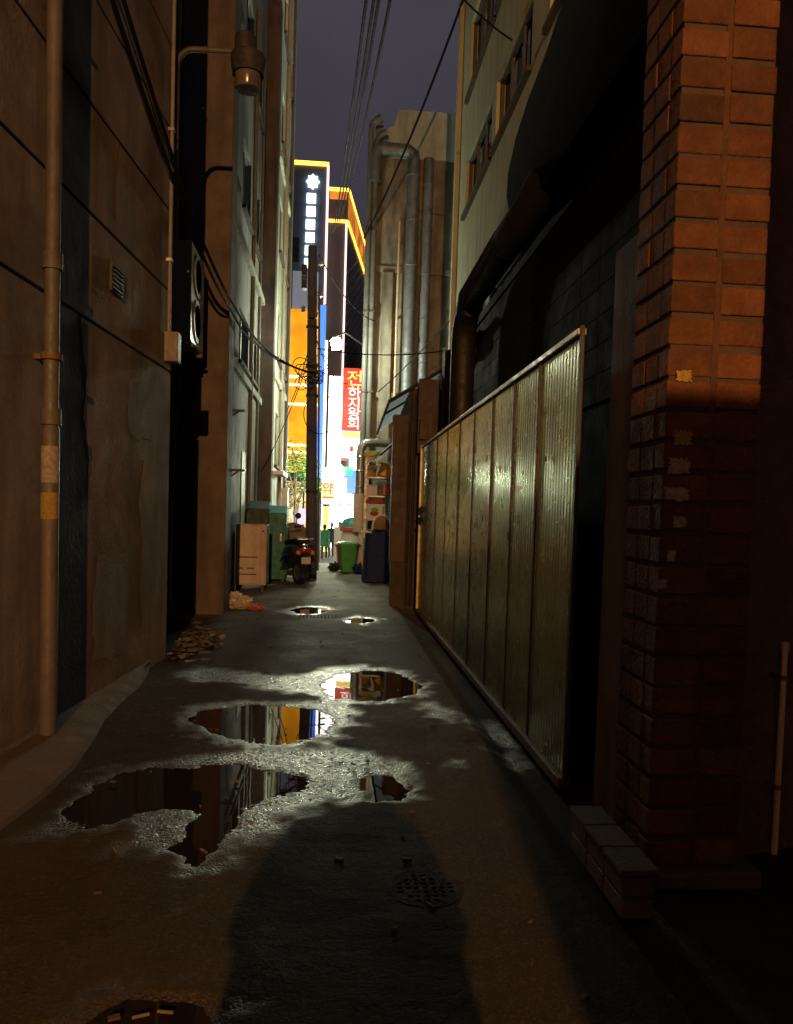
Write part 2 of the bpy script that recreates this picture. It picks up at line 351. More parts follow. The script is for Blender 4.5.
def text(s, size, m, parent, loc, ext=0.01, name='lettering', spacing=1.0, rotz=0, width=None):
    cu = bpy.data.curves.new('t', 'FONT'); cu.body = s; cu.size = size; cu.extrude = ext; cu.align_x = 'CENTER'; cu.align_y = 'CENTER'
    cu.space_line = spacing
    o = bpy.data.objects.new('t', cu); COL.objects.link(o)
    bpy.context.view_layer.update()
    me = bpy.data.meshes.new_from_object(o.evaluated_get(bpy.context.evaluated_depsgraph_get()))
    bpy.data.objects.remove(o)
    off = Vector((0, 0, 0)); r = parent
    while r.parent: r = r.parent
    if r.name not in LOCAL: off = Vector(r.location)
    T = Matrix.Translation(Vector(loc)-off) @ Matrix.Rotation(rotz, 4, 'Z') @ Matrix.Rotation(PI/2, 4, 'X')
    if width: T = T @ Matrix.Diagonal((width, 1, 1, 1))
    me.transform(T); me.materials.clear(); me.materials.append(m)
    q = bpy.data.objects.new(name, me); COL.objects.link(q); q.parent = parent; return q
def vnoise(x, y, sc, seed=0):
    """value noise on arrays"""
    r = np.random.default_rng(seed); T = r.random((256, 256))
    X, Y = x*sc+500, y*sc+500; xi = np.floor(X).astype(int); yi = np.floor(Y).astype(int); fx, fy = X-xi, Y-yi
    fx = fx*fx*(3-2*fx); fy = fy*fy*(3-2*fy); g = lambda a, b: T[a % 256, b % 256]
    return (g(xi, yi)*(1-fx)+g(xi+1, yi)*fx)*(1-fy)+(g(xi, yi+1)*(1-fx)+g(xi+1, yi+1)*fx)*fy

# ------------------------------------------------------------------ ground with puddles
def G(*pts): return [at(px, py, z=0)[:2] for px, py in pts]
PUD = {
 'a': G((322,684),(340,674),(362,671),(382,671),(405,675),(421,684),(414,692),(392,698),(366,700),(335,697)),
 'b': G((196,717),(206,710),(240,706),(280,706),(315,710),(326,716),(330,726),(305,738),(280,742),(240,739),(212,731)),
 'c': G((60,812),(95,790),(122,771),(180,768),(248,766),(272,772),(300,779),(296,790),(262,796),(240,806),(226,822),(214,848),(200,865),(184,862),(179,850),(192,828),(200,814),(186,806),(160,804),(130,812),(95,824)),
 'g': G((362,782),(378,776),(396,777),(408,788),(400,799),(374,800)),
 'd': G((86,1030),(96,1008),(130,1002),(170,1004),(205,1016),(212,1030)),
 'e': G((292,610),(303,607),(320,607),(329,610),(318,613),(300,613)),
 'f': G((343,620),(355,618),(372,619),(373,621),(358,622.5),(346,622)),
}
RIM = [
 G((185,672),(205,668),(250,673),(300,676),(335,669),(365,667),(405,670),(430,684),(416,696),(375,703),(340,704),(318,694),(290,690),(245,684),(200,680)),
 G((183,716),(198,705),(245,702),(300,704),(345,703),(356,712),(350,726),(318,742),(282,749),(235,746),(200,735)),
 G((118,771),(165,763),(212,757),(260,751),(320,750),(365,754),(398,766),(420,778),(432,792),(420,801),(372,800),(330,802),(300,812),(272,835),(240,858),(214,870),(188,873),(172,860),(150,850),(120,850),(118,835),(80,840),(30,838),(60,808)),
 G((470,716),(500,718),(524,736),(530,744),(500,740),(478,730)), G((482,748),(510,745),(534,762),(520,766),(495,757)),
 G((432,706),(444,712),(450,722),(438,716)), G((286,611),(300,606),(326,606),(334,610),(318,615),(298,615)), G((340,620),(358,616),(378,619),(360,624)),
 G((75,1035),(90,1002),(130,996),(180,998),(222,1014),(228,1035)), G((452,758),(462,763),(470,772),(458,768)),
]
def sdf(poly, X, Y):
    """signed distance, negative inside"""
    P = np.array(poly); d = np.full(X.shape, 1e9); ins = np.zeros(X.shape, bool)
    for i in range(len(P)):
        a, b_ = P[i], P[(i+1) % len(P)]; e = b_-a; wx, wy = X-a[0], Y-a[1]
        t = np.clip((wx*e[0]+wy*e[1])/(e@e), 0, 1); d = np.minimum(d, np.hypot(wx-e[0]*t, wy-e[1]*t))
        c = ((a[1] > Y) != (b_[1] > Y)); xx = a[0]+(Y-a[1])/(e[1] if abs(e[1]) > 1e-9 else 1e-9)*e[0]
        ins ^= c & (X < xx)
    return np.where(ins, -d, d)
def dip(y):   # the lane runs downhill to the street
    t = np.clip((y-19)/18.0, 0, 1); return -0.80*t*t*(3-2*t)
xs = np.concatenate([[-300,-80,-25,-8,-4,-3,-2.5], np.arange(-2.25,1.95,0.0165), [2.2,3,5,9,25,80,300]])
ys = np.concatenate([[-200,-60,-20,-8,-3,0], np.arange(1.0,3.6,0.014), np.arange(3.6,7.0,0.018), np.arange(7.0,13.0,0.036), np.arange(13,40,0.35), [42,46,52,60,80,130,250,500]])
X, Y = np.meshgrid(xs, ys)
near = ((Y > 0.9) & (Y < 16) & (X > -2.3) & (X < 2))
fb = lambda sc, o=3, seed=0: sum(vnoise(X, Y, sc*2**k, seed+k)*0.5**k for k in range(o))/sum(0.5**k for k in range(o))
n_big, n_mid, n_fine = fb(1.3, 3, 1)-0.5, fb(9, 3, 11)-0.5, fb(36, 2, 21)-0.5
Z = dip(Y)+np.where(near, n_big*0.012+n_mid*0.006+n_fine*0.0045+0.006, 0)
rim = np.zeros(X.shape)
for p in RIM:
    p = np.array(p); k = p[:,1].mean()**2/1170*6
    d = sdf(p, X, Y)/(1+0)  # metres
    rim = np.maximum(rim, np.clip(0.5-(d+(n_mid*0.26+n_big*0.3))/0.16, 0, 1))
wet = np.zeros(X.shape)
for k, p in PUD.items():
    d = sdf(p, X, Y); wet = np.maximum(wet, np.clip(0.5-(d+n_mid*0.10)/0.13, 0, 1))
rim = np.maximum(rim, np.clip(wet*1.5, 0, 1))*near
n_grit = fb(70, 2, 31)-0.5
Z = np.where(near, Z*(1-0.9*rim)-0.0025*rim+rim*(n_fine*0.004+n_grit*0.010+n_mid*0.002)-0.020*wet, Z)
# a worn trench edge left of the near puddle, sunk apron by the fence
Z += np.where(near & (X > 1.02), -0.05*np.clip((X-1.02)/0.12, 0, 1), 0)
ny, nx = X.shape
idx = np.arange(nx*ny).reshape(ny, nx)
quads = np.stack([idx[:-1,:-1], idx[:-1,1:], idx[1:,1:], idx[1:,:-1]], -1).reshape(-1, 4)
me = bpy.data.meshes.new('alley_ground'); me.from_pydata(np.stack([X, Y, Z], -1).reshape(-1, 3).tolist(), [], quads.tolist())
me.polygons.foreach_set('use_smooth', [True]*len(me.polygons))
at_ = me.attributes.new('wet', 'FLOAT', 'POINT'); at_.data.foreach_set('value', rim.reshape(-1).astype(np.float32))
def ground_mat():
    m, nt, N, L, b = _nodes('patched_asphalt')
    tc = N.new('ShaderNodeTexCoord')
    def noise(sc, det=6, ro=0.65):
        n = N.new('ShaderNodeTexNoise'); n.inputs['Scale'].default_value = sc; n.inputs['Detail'].default_value = det; n.inputs['Roughness'].default_value = ro
        L.new(tc.outputs['Object'], n.inputs['Vector']); return n.outputs['Fac']
    def ramp(f, e):
        r = N.new('ShaderNodeValToRGB')
        while len(r.color_ramp.elements) < len(e): r.color_ramp.elements.new(0.5)
        for q, (p, c) in zip(r.color_ramp.elements, e): q.position = p; q.color = (*c, 1)
        L.new(f, r.inputs['Fac']); return r.outputs['Color']
    def mix(f, a, b_, bt='MIX'):
        x = N.new('ShaderNodeMix'); x.data_type = 'RGBA'; x.blend_type = bt
        for s, v in (('Factor', f), ('A', a), ('B', b_)):
            if isinstance(v, (int, float)): x.inputs[s].default_value = v
            elif isinstance(v, tuple): x.inputs[s].default_value = (*v, 1)
            else: L.new(v, x.inputs[s])
        return x.outputs['Result']
    def mth(op, a, b_=0.0):
        x = N.new('ShaderNodeMath'); x.operation = op
        for i, v in enumerate((a, b_)):
            if isinstance(v, (int, float)): x.inputs[i].default_value = v
            else: L.new(v, x.inputs[i])
        return x.outputs[0]
    A = N.new('ShaderNodeAttribute'); A.attribute_name = 'wet'; wetf = A.outputs['Fac']
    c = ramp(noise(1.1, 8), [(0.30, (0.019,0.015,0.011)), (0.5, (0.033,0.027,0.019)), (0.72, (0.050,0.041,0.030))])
    c = mix(mth('MULTIPLY', ramp(noise(70, 3), [(0.52, (0,0,0)), (0.68, (1,1,1))]), 0.55), c, (0.075,0.064,0.05))
    c = mix(mth('MULTIPLY', ramp(noise(110, 2), [(0.33, (1,1,1)), (0.45, (0,0,0))]), 0.6), c, (0.012,0.011,0.010))
    v = N.new('ShaderNodeTexVoronoi'); v.feature = 'DISTANCE_TO_EDGE'; v.inputs['Scale'].default_value = 0.75
    w = N.new('ShaderNodeVectorMath'); w.operation = 'ADD'; nz = N.new('ShaderNodeTexNoise'); nz.inputs['Scale'].default_value = 3.0
    L.new(tc.outputs['Object'], nz.inputs['Vector']); L.new(tc.outputs['Object'], w.inputs[0]); L.new(nz.outputs['Color'], w.inputs[1]); L.new(w.outputs[0], v.inputs['Vector'])
    crack = ramp(v.outputs['Distance'], [(0.0, (1,1,1)), (0.009, (0,0,0))])
    c = mix(mth('MULTIPLY', crack, 0.35), c, (0.012,0.011,0.010))
    c = mix(mth('MULTIPLY', ramp(noise(0.55, 9, 0.7), [(0.50, (0,0,0)), (0.62, (1,1,1))]), 0.62), c, (0.010,0.0085,0.007))
    c = mix(mth('MULTIPLY', ramp(noise(3.4, 7, 0.75), [(0.58, (0,0,0)), (0.66, (1,1,1))]), 0.5), c, (0.075,0.062,0.046))
    c = mix(mth('MULTIPLY', wetf, 0.4), c, (0.022,0.020,0.017))
    sp = N.new('ShaderNodeSeparateXYZ'); L.new(tc.outputs['Object'], sp.inputs[0])      # paler towards the street: light from the far end put into the ground colour
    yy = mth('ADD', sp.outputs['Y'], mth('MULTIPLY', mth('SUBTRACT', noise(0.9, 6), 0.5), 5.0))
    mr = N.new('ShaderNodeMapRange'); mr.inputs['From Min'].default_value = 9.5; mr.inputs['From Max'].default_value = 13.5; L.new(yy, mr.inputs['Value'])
    far_lit = ramp(noise(1.6, 8), [(0.3, (0.13,0.125,0.105)), (0.52, (0.21,0.205,0.175)), (0.72, (0.28,0.27,0.235))])
    c = mix(mr.outputs['Result'], c, far_lit)
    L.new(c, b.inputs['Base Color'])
    dry = mth('ADD', mth('MULTIPLY', noise(2.2, 5), 0.4), 0.56)
    wr = mth('ADD', mth('MULTIPLY', noise(60, 2), 0.35), 0.12)
    ro = mth('ADD', mth('MULTIPLY', dry, mth('SUBTRACT', 1.0, wetf)), mth('MULTIPLY', wr, wetf))
    L.new(ro, b.inputs['Roughness'])
    hgt = mth('ADD', mth('ADD', mth('MULTIPLY', noise(38, 3), 0.8), mth('MULTIPLY', noise(95, 2), 0.9)), mth('MULTIPLY', crack, -0.25))
    bp = N.new('ShaderNodeBump'); bp.inputs['Strength'].default_value = 0.75; bp.inputs['Distance'].default_value = 0.007
    L.new(hgt, bp.inputs['Height'])
    pv = N.new('ShaderNodeTexVoronoi'); pv.inputs['Scale'].default_value = 85; L.new(tc.outputs['Object'], pv.inputs['Vector'])
    b2 = N.new('ShaderNodeBump'); b2.inputs['Strength'].default_value = 1.0; L.new(mth('MULTIPLY', wetf, 0.0095), b2.inputs['Distance'])
    L.new(mth('ADD', pv.outputs['Distance'], mth('MULTIPLY', noise(120, 1), 0.5)), b2.inputs['Height']); L.new(bp.outputs['Normal'], b2.inputs['Normal']); L.new(b2.outputs['Normal'], b.inputs['Normal'])
    L.new(mth('ADD', mth('MULTIPLY', wetf, 0.38), 0.03), b.inputs['Specular IOR Level'])
    return m
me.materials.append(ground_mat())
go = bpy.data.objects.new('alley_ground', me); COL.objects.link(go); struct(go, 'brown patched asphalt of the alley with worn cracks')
def water_mat():
    m, nt, N, L, b = _nodes('puddle_water')
    b.inputs['Base Color'].default_value = (0.012, 0.010, 0.008, 1); b.inputs['Roughness'].default_value = 0.015; b.inputs['IOR'].default_value = 1.36
    tc = N.new('ShaderNodeTexCoord'); n = N.new('ShaderNodeTexNoise'); n.inputs['Scale'].default_value = 9; n.inputs['Detail'].default_value = 2
    L.new(tc.outputs['Object'], n.inputs['Vector']); bp = N.new('ShaderNodeBump'); bp.inputs['Strength'].default_value = 0.03; bp.inputs['Distance'].default_value = 0.004
    L.new(n.outputs['Fac'], bp.inputs['Height']); L.new(bp.outputs['Normal'], b.inputs['Normal']); return m
WM = water_mat()
for k, p in PUD.items():
    P = np.array(p); c = P.mean(0)
    Q = []
    for i in range(len(P)):                    # grow outline by about 7 cm so that the ground itself draws the shore
        a, b_, d = P[i-1], P[i], P[(i+1) % len(P)]
        t = (d-a)/np.linalg.norm(d-a); nrm = np.array([t[1], -t[0]])
        if sdf(P, np.array([b_[0]+nrm[0]*0.01]), np.array([b_[1]+nrm[1]*0.01]))[0] < 0: nrm = -nrm
        Q.append(b_+nrm*(0.07 if k in 'abcg' else 0.04))
    mb = MB(); mb.add([(q[0], q[1], 0) for q in Q], [tuple(range(len(Q)))])
    mm = bpy.data.meshes.new('puddle'); mm.from_pydata([(q[0]-c[0], q[1]-c[1], 0) for q in Q], [], [tuple(range(len(Q)))])
    fixn(mm)
    if mm.polygons[0].normal.z < 0: mm.flip_normals()
    mm.materials.append(WM); o = bpy.data.objects.new('puddle', mm); COL.objects.link(o); o.location = (c[0], c[1], -0.0075); struct(o, 'puddle of dark rain water on the asphalt')

# concrete apron along the left wall
def LX(y): return -1.83+0.0724*(y-4.9)     # face line of the near left wall
ap = MB()
rows = []
for i in range(24):
    y = -4+i*0.5; x0 = LX(y)-0.02
    t = max(0.02, min(1, (7.6-y)/3.6)); x1 = x0+0.50*t+0.03*math.sin(y*3.1)
    rows.append([Vector((x0, y, -0.05)), Vector((x0, y, 0.085)), Vector((x0+(x1-x0)*0.6, y, 0.065)), Vector((x1-0.02, y, 0.03)), Vector((x1+0.03, y, -0.05))])
ap.loft(rows); struct(ap.build('concrete_apron', M['concrete'], smooth=True), 'sloped concrete footing along the stained left wall')

# ------------------------------------------------------------------ near left building, wall set slightly askew
bl = thing('concrete_building', 'stained brown rendered building with horizontal grooves, nearest on the left', 'building', (-1.85, 5, 0))
TW = Matrix.Translation((-1.83, 4.9, 0)) @ Matrix.Rotation(-math.atan(0.0724), 4, 'Z')
w = MB(); zc = [0, 2.8, 3.55, 4.3, 5.05, 5.8, 6.55, 7.3, 8.05, 8.8, 9.6]
for i in range(len(zc)-1): w.box(-0.30, -22, zc[i]+(0.012 if i else -0.1), 0, 2.92, zc[i+1]-0.012, TW)
w.box(-3.5, -22, -0.1, -0.022, 2.90, 9.6, TW)
w.build('wall', M['plaster'], bl, bevel=0.006)
bx(-3.6, -22.1, 9.603, 0.08, 3.0, 9.8, TW).build('roof', M['concrete'], bl)
def patch(y0, y1, z0, z1, m, name):
    n = 36; cy, cz_ = (y0+y1)/2, (z0+z1)/2; poly = []
    for k in range(n):
        a = 2*PI*k/n; c, q = math.cos(a), math.sin(a); e = 1/max(abs(c), abs(q))**0.8; jg = random.uniform(0.86, 1.04)
        poly.append(((y1-y0)/2*c*e*jg, (z1-z0)/2*q*e*jg))
    TP = TW @ Matrix.Translation((0, cy-4.9, cz_))
    MB().loft([[TP @ Vector((0.001, a, b_)) for a, b_ in poly], [TP @ Vector((0.0028, a*0.99, b_*0.99)) for a, b_ in poly]]).build(name, m, bl)
M['patch'] = mat('cement_patch', (0.20, 0.185, 0.17), (0.12, 0.11, 0.10), 0.9, 6, 0.6, 60, streak=0.4, grime=0.5)
patch(5.9, 6.7, 0.25, 1.15, M['patch'], 'cement_patch'); patch(3.6, 4.5, 0.9, 1.6, M['patch'], 'cement_patch'); patch(6.6, 7.3, 2.05, 2.6, M['patch'], 'cement_patch'); patch(5.75, 6.1, 3.0, 3.4, M['patch'], 'cement_patch')
for (pts) in ([(5.6, 2.79), (5.72, 2.4), (5.68, 2.1), (5.82, 1.75), (5.8, 1.45)], [(7.0, 1.9), (6.9, 1.5), (7.02, 1.2), (6.95, 0.8), (7.06, 0.3)], [(3.9, 2.79), (4.0, 2.3), (3.95, 1.9)], [(6.3, 4.29), (6.22, 3.95), (6.3, 3.57)]):
    full = []
    for (a, b_), (c, d) in zip(pts, pts[1:]): full += [(a+(c-a)*t+random.uniform(-0.02, 0.02), b_+(d-b_)*t) for t in (0, 0.25, 0.5, 0.75)]
    MB().tube([TW @ Vector((0.0, a-4.9, b_)) for a, b_ in full], 0.004, 5).build('crack', M['mortar'], bl)
vt = MB(); vt.box(0.001, 1.25, 3.12, 0.02, 1.5, 3.34, TW)
for k in range(6): vt.box(0.021, 1.265, 3.14+k*0.033, 0.03, 1.485, 3.155+k*0.033, TW)
vt.build('vent_grille', M['lamp_grey'], bl)
# downpipe on it
dp = thing('downpipe', 'pinkish plastic downpipe clamped to the nearest left wall', 'pipe', (LX(4.92)+0.09, 4.92, 0))
px_, py_ = LX(4.92)+0.10, 4.92
B().tube([(px_, py_, 0.05), (px_, py_, 1.95)], 0.052, 14).tube([(px_, py_, 1.9), (px_, py_, 9.4)], 0.045, 14).build('pipe', M['pvc'], dp, smooth=True)
for z in (2.02, 2.95, 5.2):
    B().tube([(px_, py_, z-0.05), (px_, py_, z+0.05)], 0.060, 14).build('collar', M['pvc'], dp, smooth=True)
for z in (2.38, 4.6, 6.8):
    m = B(); m.lathe([(0.054, -0.02), (0.064, -0.02), (0.064, 0.02), (0.054, 0.02)], (px_, py_, z), 14); m.box(px_-0.16, py_-0.012, z-0.015, px_-0.05, py_+0.012, z+0.015)
    m.build('clamp', M['rust'], dp, smooth=True)
st = B(); ring = [[Vector((px_+0.0535*math.sin(a), py_-0.0535*math.cos(a), z)) for a in np.linspace(-1.3, 1.3, 9)] for z in (1.40, 1.56)]
st.loft(ring, closed=False).build('sticker', M['paper_y'], dp)
st = B(); ring = [[Vector((px_+0.0537*math.sin(a), py_-0.0537*math.cos(a), z)) for a in np.linspace(-1.1, 1.3, 9)] for z in (1.62, 1.84)]
st.loft(ring, closed=False).build('sticker', M['paper'], dp)
# thin conduit with a meter box at the end of that wall
y_ = 7.62; x_ = LX(y_)+0.03
cnd = thing('conduit', 'thin pale conduit with a small meter box at the far edge of the stained wall', 'conduit', (x_, y_, 2.85))
B().tube([(x_, y_, 3.1), (x_, y_, 9.5)], 0.018, 10).build('pipe', M['pvc_mid'], cnd, smooth=True)
bx(x_-0.03, y_-0.07, 2.86, x_+0.10, y_+0.09, 3.14).build('meter_box', M['pvc_mid'], cnd, bevel=0.01)
for z in (3.8, 5.0, 6.4): bx(x_-0.035, y_-0.03, z, x_+0.023, y_+0.03, z+0.03).build('clip', M['steel'], cnd)
# gooseneck lamp, off
gl = thing('wall_lamp', 'grey unlit gooseneck lamp reaching over the alley from the upper left wall', 'lamp', (x_, 7.7, 5.2))
gx = x_-0.02; gy = 7.86
arm = [(gx, gy, 4.95), (gx, gy, 5.70)]+[(gx+0.16*(1-math.cos(a)), gy, 5.70+0.20*math.sin(a)) for a in np.linspace(0.2, PI/2, 7)]+[(gx+0.60, gy, 5.91)]
B().tube(arm, 0.028, 10).build('arm', M['pvc'], gl, smooth=True)
hx = gx+0.68
B().lathe([(0.02, 0.17), (0.10, 0.165), (0.105, 0.02), (0.13, 0.0), (0.135, -0.03), (0.06, -0.05)], (hx-0.03, gy, 5.89), 18).build('housing', M['lamp_grey'], gl, smooth=True)
sh = B().lathe([(0.10, -0.045), (0.165, -0.05), (0.170, -0.09), (0.150, -0.22), (0.153, -0.23), (0.141, -0.22), (0.10, -0.06)], (hx, gy, 5.92), 20, cap=False).build('lamp_shade', M['lamp_grey'], gl, smooth=True)
B().lathe([(0.09, -0.17), (0.128, -0.20), (0.122, -0.33), (0.112, -0.345), (0.02, -0.35)], (hx, gy, 5.90), 18).build('glass', M['lamp_glass'], gl, smooth=True)
bx(gx-0.07, gy-0.04, 5.05, gx-0.02, gy+0.04, 5.45).build('wall_plate', M['lamp_grey'], gl)

# ------------------------------------------------------------------ grey building with recess and pilasters
gb = thing('grey_building', 'weathered grey rendered building with a dark recess and brown pilasters on the left', 'building', (-2, 13, 0))
bx(-6.0, 7.95, -0.1, -2.25, 11.2, 13).build('recess_wall', M['recess'], gb)
bx(-2.27, 8.5, -0.05, -2.22, 9.3, 2.05).build('recess_door', M['lamp_grey'], gb, bevel=0.01)
B().tube([(-2.2, 8.25, 0), (-2.2, 8.25, 12)], 0.04, 10).build('downpipe', M['pvc_mid'], gb, smooth=True)
B().tube([(-2.2, 10.8, 0), (-2.2, 10.8, 12)], 0.03, 10).build('conduit', M['pvc_mid'], gb, smooth=True)
wins = [(12.5, 13.9, 4.2, 5.15), (14.5, 16.0, 4.2, 5.15), (16.3, 17.6, 4.2, 5.15)]
for z in (7.0, 9.8): wins += [(12.6, 13.8, z, z+1.25), (14.6, 15.9, z, z+1.25), (16.5, 17.6, z, z+1.25)]
wall('x', -2.1, -1.8, 11.2, 18.5, -0.1, 13, wins).build('wall', M['grey_render'], gb)
bx(-6, 11.2, -0.1, -2.1, 18.5, 13).build('core', M['recess'], gb)
for (a, b_, c, d) in wins: window(gb, 'x', -1.8, -1, a, b_, c, d, 2)
bx(-2.2, 11.0, -0.1, -1.50, 11.55, 13.1).build('pilaster', M['pilaster'], gb, bevel=0.015)
bx(-2.05, 18.5, -0.1, -1.49, 18.95, 13.1).build('pilaster', M['pilaster'], gb, bevel=0.015)
bx(-1.83, 11.55, 3.9, -1.74, 18.5, 4.05).build('ledge', M['grey_render'], gb, bevel=0.01)
bx(-1.83, 11.55, 6.2, -1.72, 18.5, 6.35).build('ledge', M['grey_render'], gb, bevel=0.01)
# a side door in it, closed
bx(-1.806, 12.7, 0, -1.785, 13.5, 2.45).build('door', M['maroon_wood'], gb, bevel=0.005)
bx(-1.81, 15.2, 0.3, -1.783, 15.8, 2.6).build('shutter', M['cream'], gb, bevel=0.005)
for y in (12.1, 16.3): B().tube([(-1.76, y, 0.1), (-1.76, y, 11.5)], 0.04, 10).build('downpipe', M['pvc'] if y < 13 else M['cable_grey'], gb, smooth=True)
for yy, za, zb in ((17.75, 0, 8), (17.9, 1, 11)): B().tube([(-1.77, yy, za), (-1.77, yy, zb)], 0.028, 8).build('conduit', M['cable_grey'], gb, smooth=True)
for (y, z, lb) in ((11.75, 2.92, 'upper black scrolled bracket on the grey pilaster wall'), (11.9, 2.05, 'lower plain black bracket shelf on the grey pilaster wall')):
    t = thing('wall_bracket', lb, 'bracket', (-1.6, y, z))
    bx(-1.80, y-0.02, z, -1.35, y+0.02, z+0.035).build('arm', M['dark_metal'], t)
    B().tube([(-1.79, y, z-0.22), (-1.62, y, z-0.12), (-1.45, y, z)], 0.014, 6).build('brace', M['dark_metal'], t)
    if z > 2.5: B().tube([(-1.79+0.09*math.sin(a)*1.0+0.12, y, z+0.10+0.07*math.cos(a)) for a in np.linspace(0, 5.2, 14)], 0.012, 6).build('scroll', M['dark_metal'], t)
    bx(-1.82, y-0.05, z-0.26, -1.79, y+0.05, z+0.12).build('plate', M['dark_metal'], t)
# air conditioner in the recess
ac = thing('air_conditioner', 'tall white outdoor air conditioner with two fans hung in the dark recess', 'air conditioner', (-1.9, 9.9, 3.4))
bx(-2.10, 9.45, 3.45, -1.74, 10.35, 4.62).build('body', M['ac_white'], ac, bevel=0.02)
for z in (3.76, 4.31):
    m = B()
    for r in (0.25, 0.19, 0.13, 0.07): m.lathe([(r-0.008, -0.006), (r+0.008, -0.006), (r+0.008, 0.008), (r-0.008, 0.008)], (-1.732, 9.85, z), 24, 'x')
    for k in range(4): m.box(-0.006, -0.25, -0.006, 0.006, 0.25, 0.006, Matrix.Translation((-1.732, 9.85, z)) @ Matrix.Rotation(k*PI/4, 4, 'X'))
    f = m.build('fan_guard', M['frame_dark'], ac)
    B().lathe([(0.235, 0.0), (0.235, 0.004)], (-1.741, 9.85, z), 24, 'x').build('fan_hole', M['dark_metal'], f)
for y in (9.5, 10.2): B().box(-2.25, y-0.025, 3.39, -1.72, y+0.025, 3.44).tube([(-2.24, y, 3.05), (-1.8, y, 3.40)], 0.02, 6).build('bracket', M['rust'], ac)
B().tube([(-1.95, 10.36, 3.6), (-1.95, 10.5, 3.5), (-2.1, 10.6, 3.2), (-2.2, 10.6, 1.0)], 0.03, 8).build('hose', M['pvc'], ac, smooth=True)

# ------------------------------------------------------------------ pale building at the end of the left side
pb = thing('pale_building', 'tall pale green lit building at the far end of the left side', 'building', (-1.6, 22, 0))
wins = []
for z in (2.6, 5.2, 7.8, 10.4, 13.0): wins += [(19.5, 20.6, z, z+1.3), (21.2, 22.3, z, z+1.3), (22.75, 23.35, z, z+1.3)]
wall('x', -1.8, -1.5, 18.95, 23.6, -0.3, 18, wins).build('wall', M['pale_render'], pb)
bx(-7, 18.95, -0.3, -1.8, 23.6, 18).build('core', M['pale_render'], pb)
for i, (a, b_, c, d) in enumerate(wins): window(pb, 'x', -1.5, -1, a, b_, c, d, 2)
for z in (4.6, 9.8): bx(-1.52, 18.95, z, -1.44, 23.62, z+0.16).build('ledge', M['pale_render'], pb, bevel=0.01)
for yy, r in ((20.9, 0.05), (22.8, 0.035), (23.1, 0.05), (23.45, 0.03)): B().tube([(-1.45, yy, 0.0), (-1.45, yy, 16)], r, 10).build('downpipe', M['pvc_white'] if r > .04 else M['cable_grey'], pb, smooth=True)
bx(-1.5, 19.2, 2.35, -1.25, 20.9, 2.43).build('canopy', M['steel'], pb)
bx(-1.47, 22.0, 1.5, -1.30, 22.5, 2.1).build('meter_box', M['pvc_white'], pb, bevel=0.01)

# ------------------------------------------------------------------ things along the left side
cb = thing('cabinet', 'pinkish beige metal cabinet on short feet against the grey wall', 'cabinet', (-1.47, 14.4, 0))
bx(-1.74, 14.15, 0.12, -1.19, 14.7, 1.22).build('body', M['cabinet'], cb, bevel=0.015)
bx(-1.72, 14.128, 0.15, -1.30, 14.147, 1.19).build('door', M['cabinet'], cb, bevel=0.006)
bx(-1.285, 14.128, 0.15, -1.21, 14.147, 1.19).build('side_strip', M['cabinet'], cb, bevel=0.006)
for z, a, b_ in ((0.42, -1.68, -1.60), (0.42, -1.53, -1.40), (0.31, -1.66, -1.36), (0.62, -1.70, -1.34)): bx(a, 14.118, z, b_, 14.127, z+0.02).build('worn_marking', M['rust'], cb)
for x in (-1.70, -1.25):
    for y in (14.2, 14.62): bx(x-0.03, y-0.03, 0.0, x+0.03, y+0.03, 0.12).build('foot', M['dark_metal'], cb)
B().lathe([(0.02, 0), (0.02, -0.03)], (-1.25, 14.128, 1.1), 10, 'y').build('lock', M['dark_metal'], cb)
tb = thing('clothes_bin', 'teal metal collection bin with dark sloped hood behind the beige cabinet', 'collection bin', (-1.35, 16.6, 0))
B().prism([(16.2, 0.05), (16.95, 0.05), (16.95, 1.58), (16.45, 1.58), (16.2, 1.42)], -1.76, -0.97, 'x').build('body', M['teal'], tb, bevel=0.015)
B().prism([(16.08, 1.18), (16.19, 1.12), (16.19, 1.42), (16.44, 1.60), (16.44, 1.66), (16.08, 1.50)], -1.78, -1.32, 'x').build('hood', M['teal_dark'], tb, bevel=0.01)
bx(-1.25, 16.17, 0.5, -1.03, 16.197, 1.3).build('door', M['teal'], tb, bevel=0.006)
bx(-1.09, 16.14, 0.85, -1.06, 16.168, 1.0).build('handle', M['steel'], tb)
for x in (-1.7, -1.03): bx(x-0.04, 16.25, 0, x+0.04, 16.9, 0.05).build('foot', M['dark_metal'], tb)
# leaning round table top
rt = thing('round_table', 'brown round table top stood on edge beside the utility pole behind the scooter', 'table top', (-0.95, 17.55, 0))
TT = Matrix.Translation((-0.92, 17.6, 0.62)) @ Matrix.Rotation(-0.16, 4, 'X')
m = B(); m.loft([[TT @ Vector((0.5*math.cos(a)*r, h, 0.60*math.sin(a)*r)) for a in np.linspace(0, 2*PI, 33)[:-1]] for r, h in ((0.9, -0.03), (1, -0.02), (1, 0.02), (0.9, 0.03))])
m.build('top', M['wood'], rt, smooth=True)
m = B()
for s in (-1, 1): m.tube([TT @ Vector((0.25*s, 0.03, -0.3)), TT @ Vector((0.3*s, 0.25, -0.58))], 0.02, 6)
m.build('prop_legs', M['dark_metal'], rt)

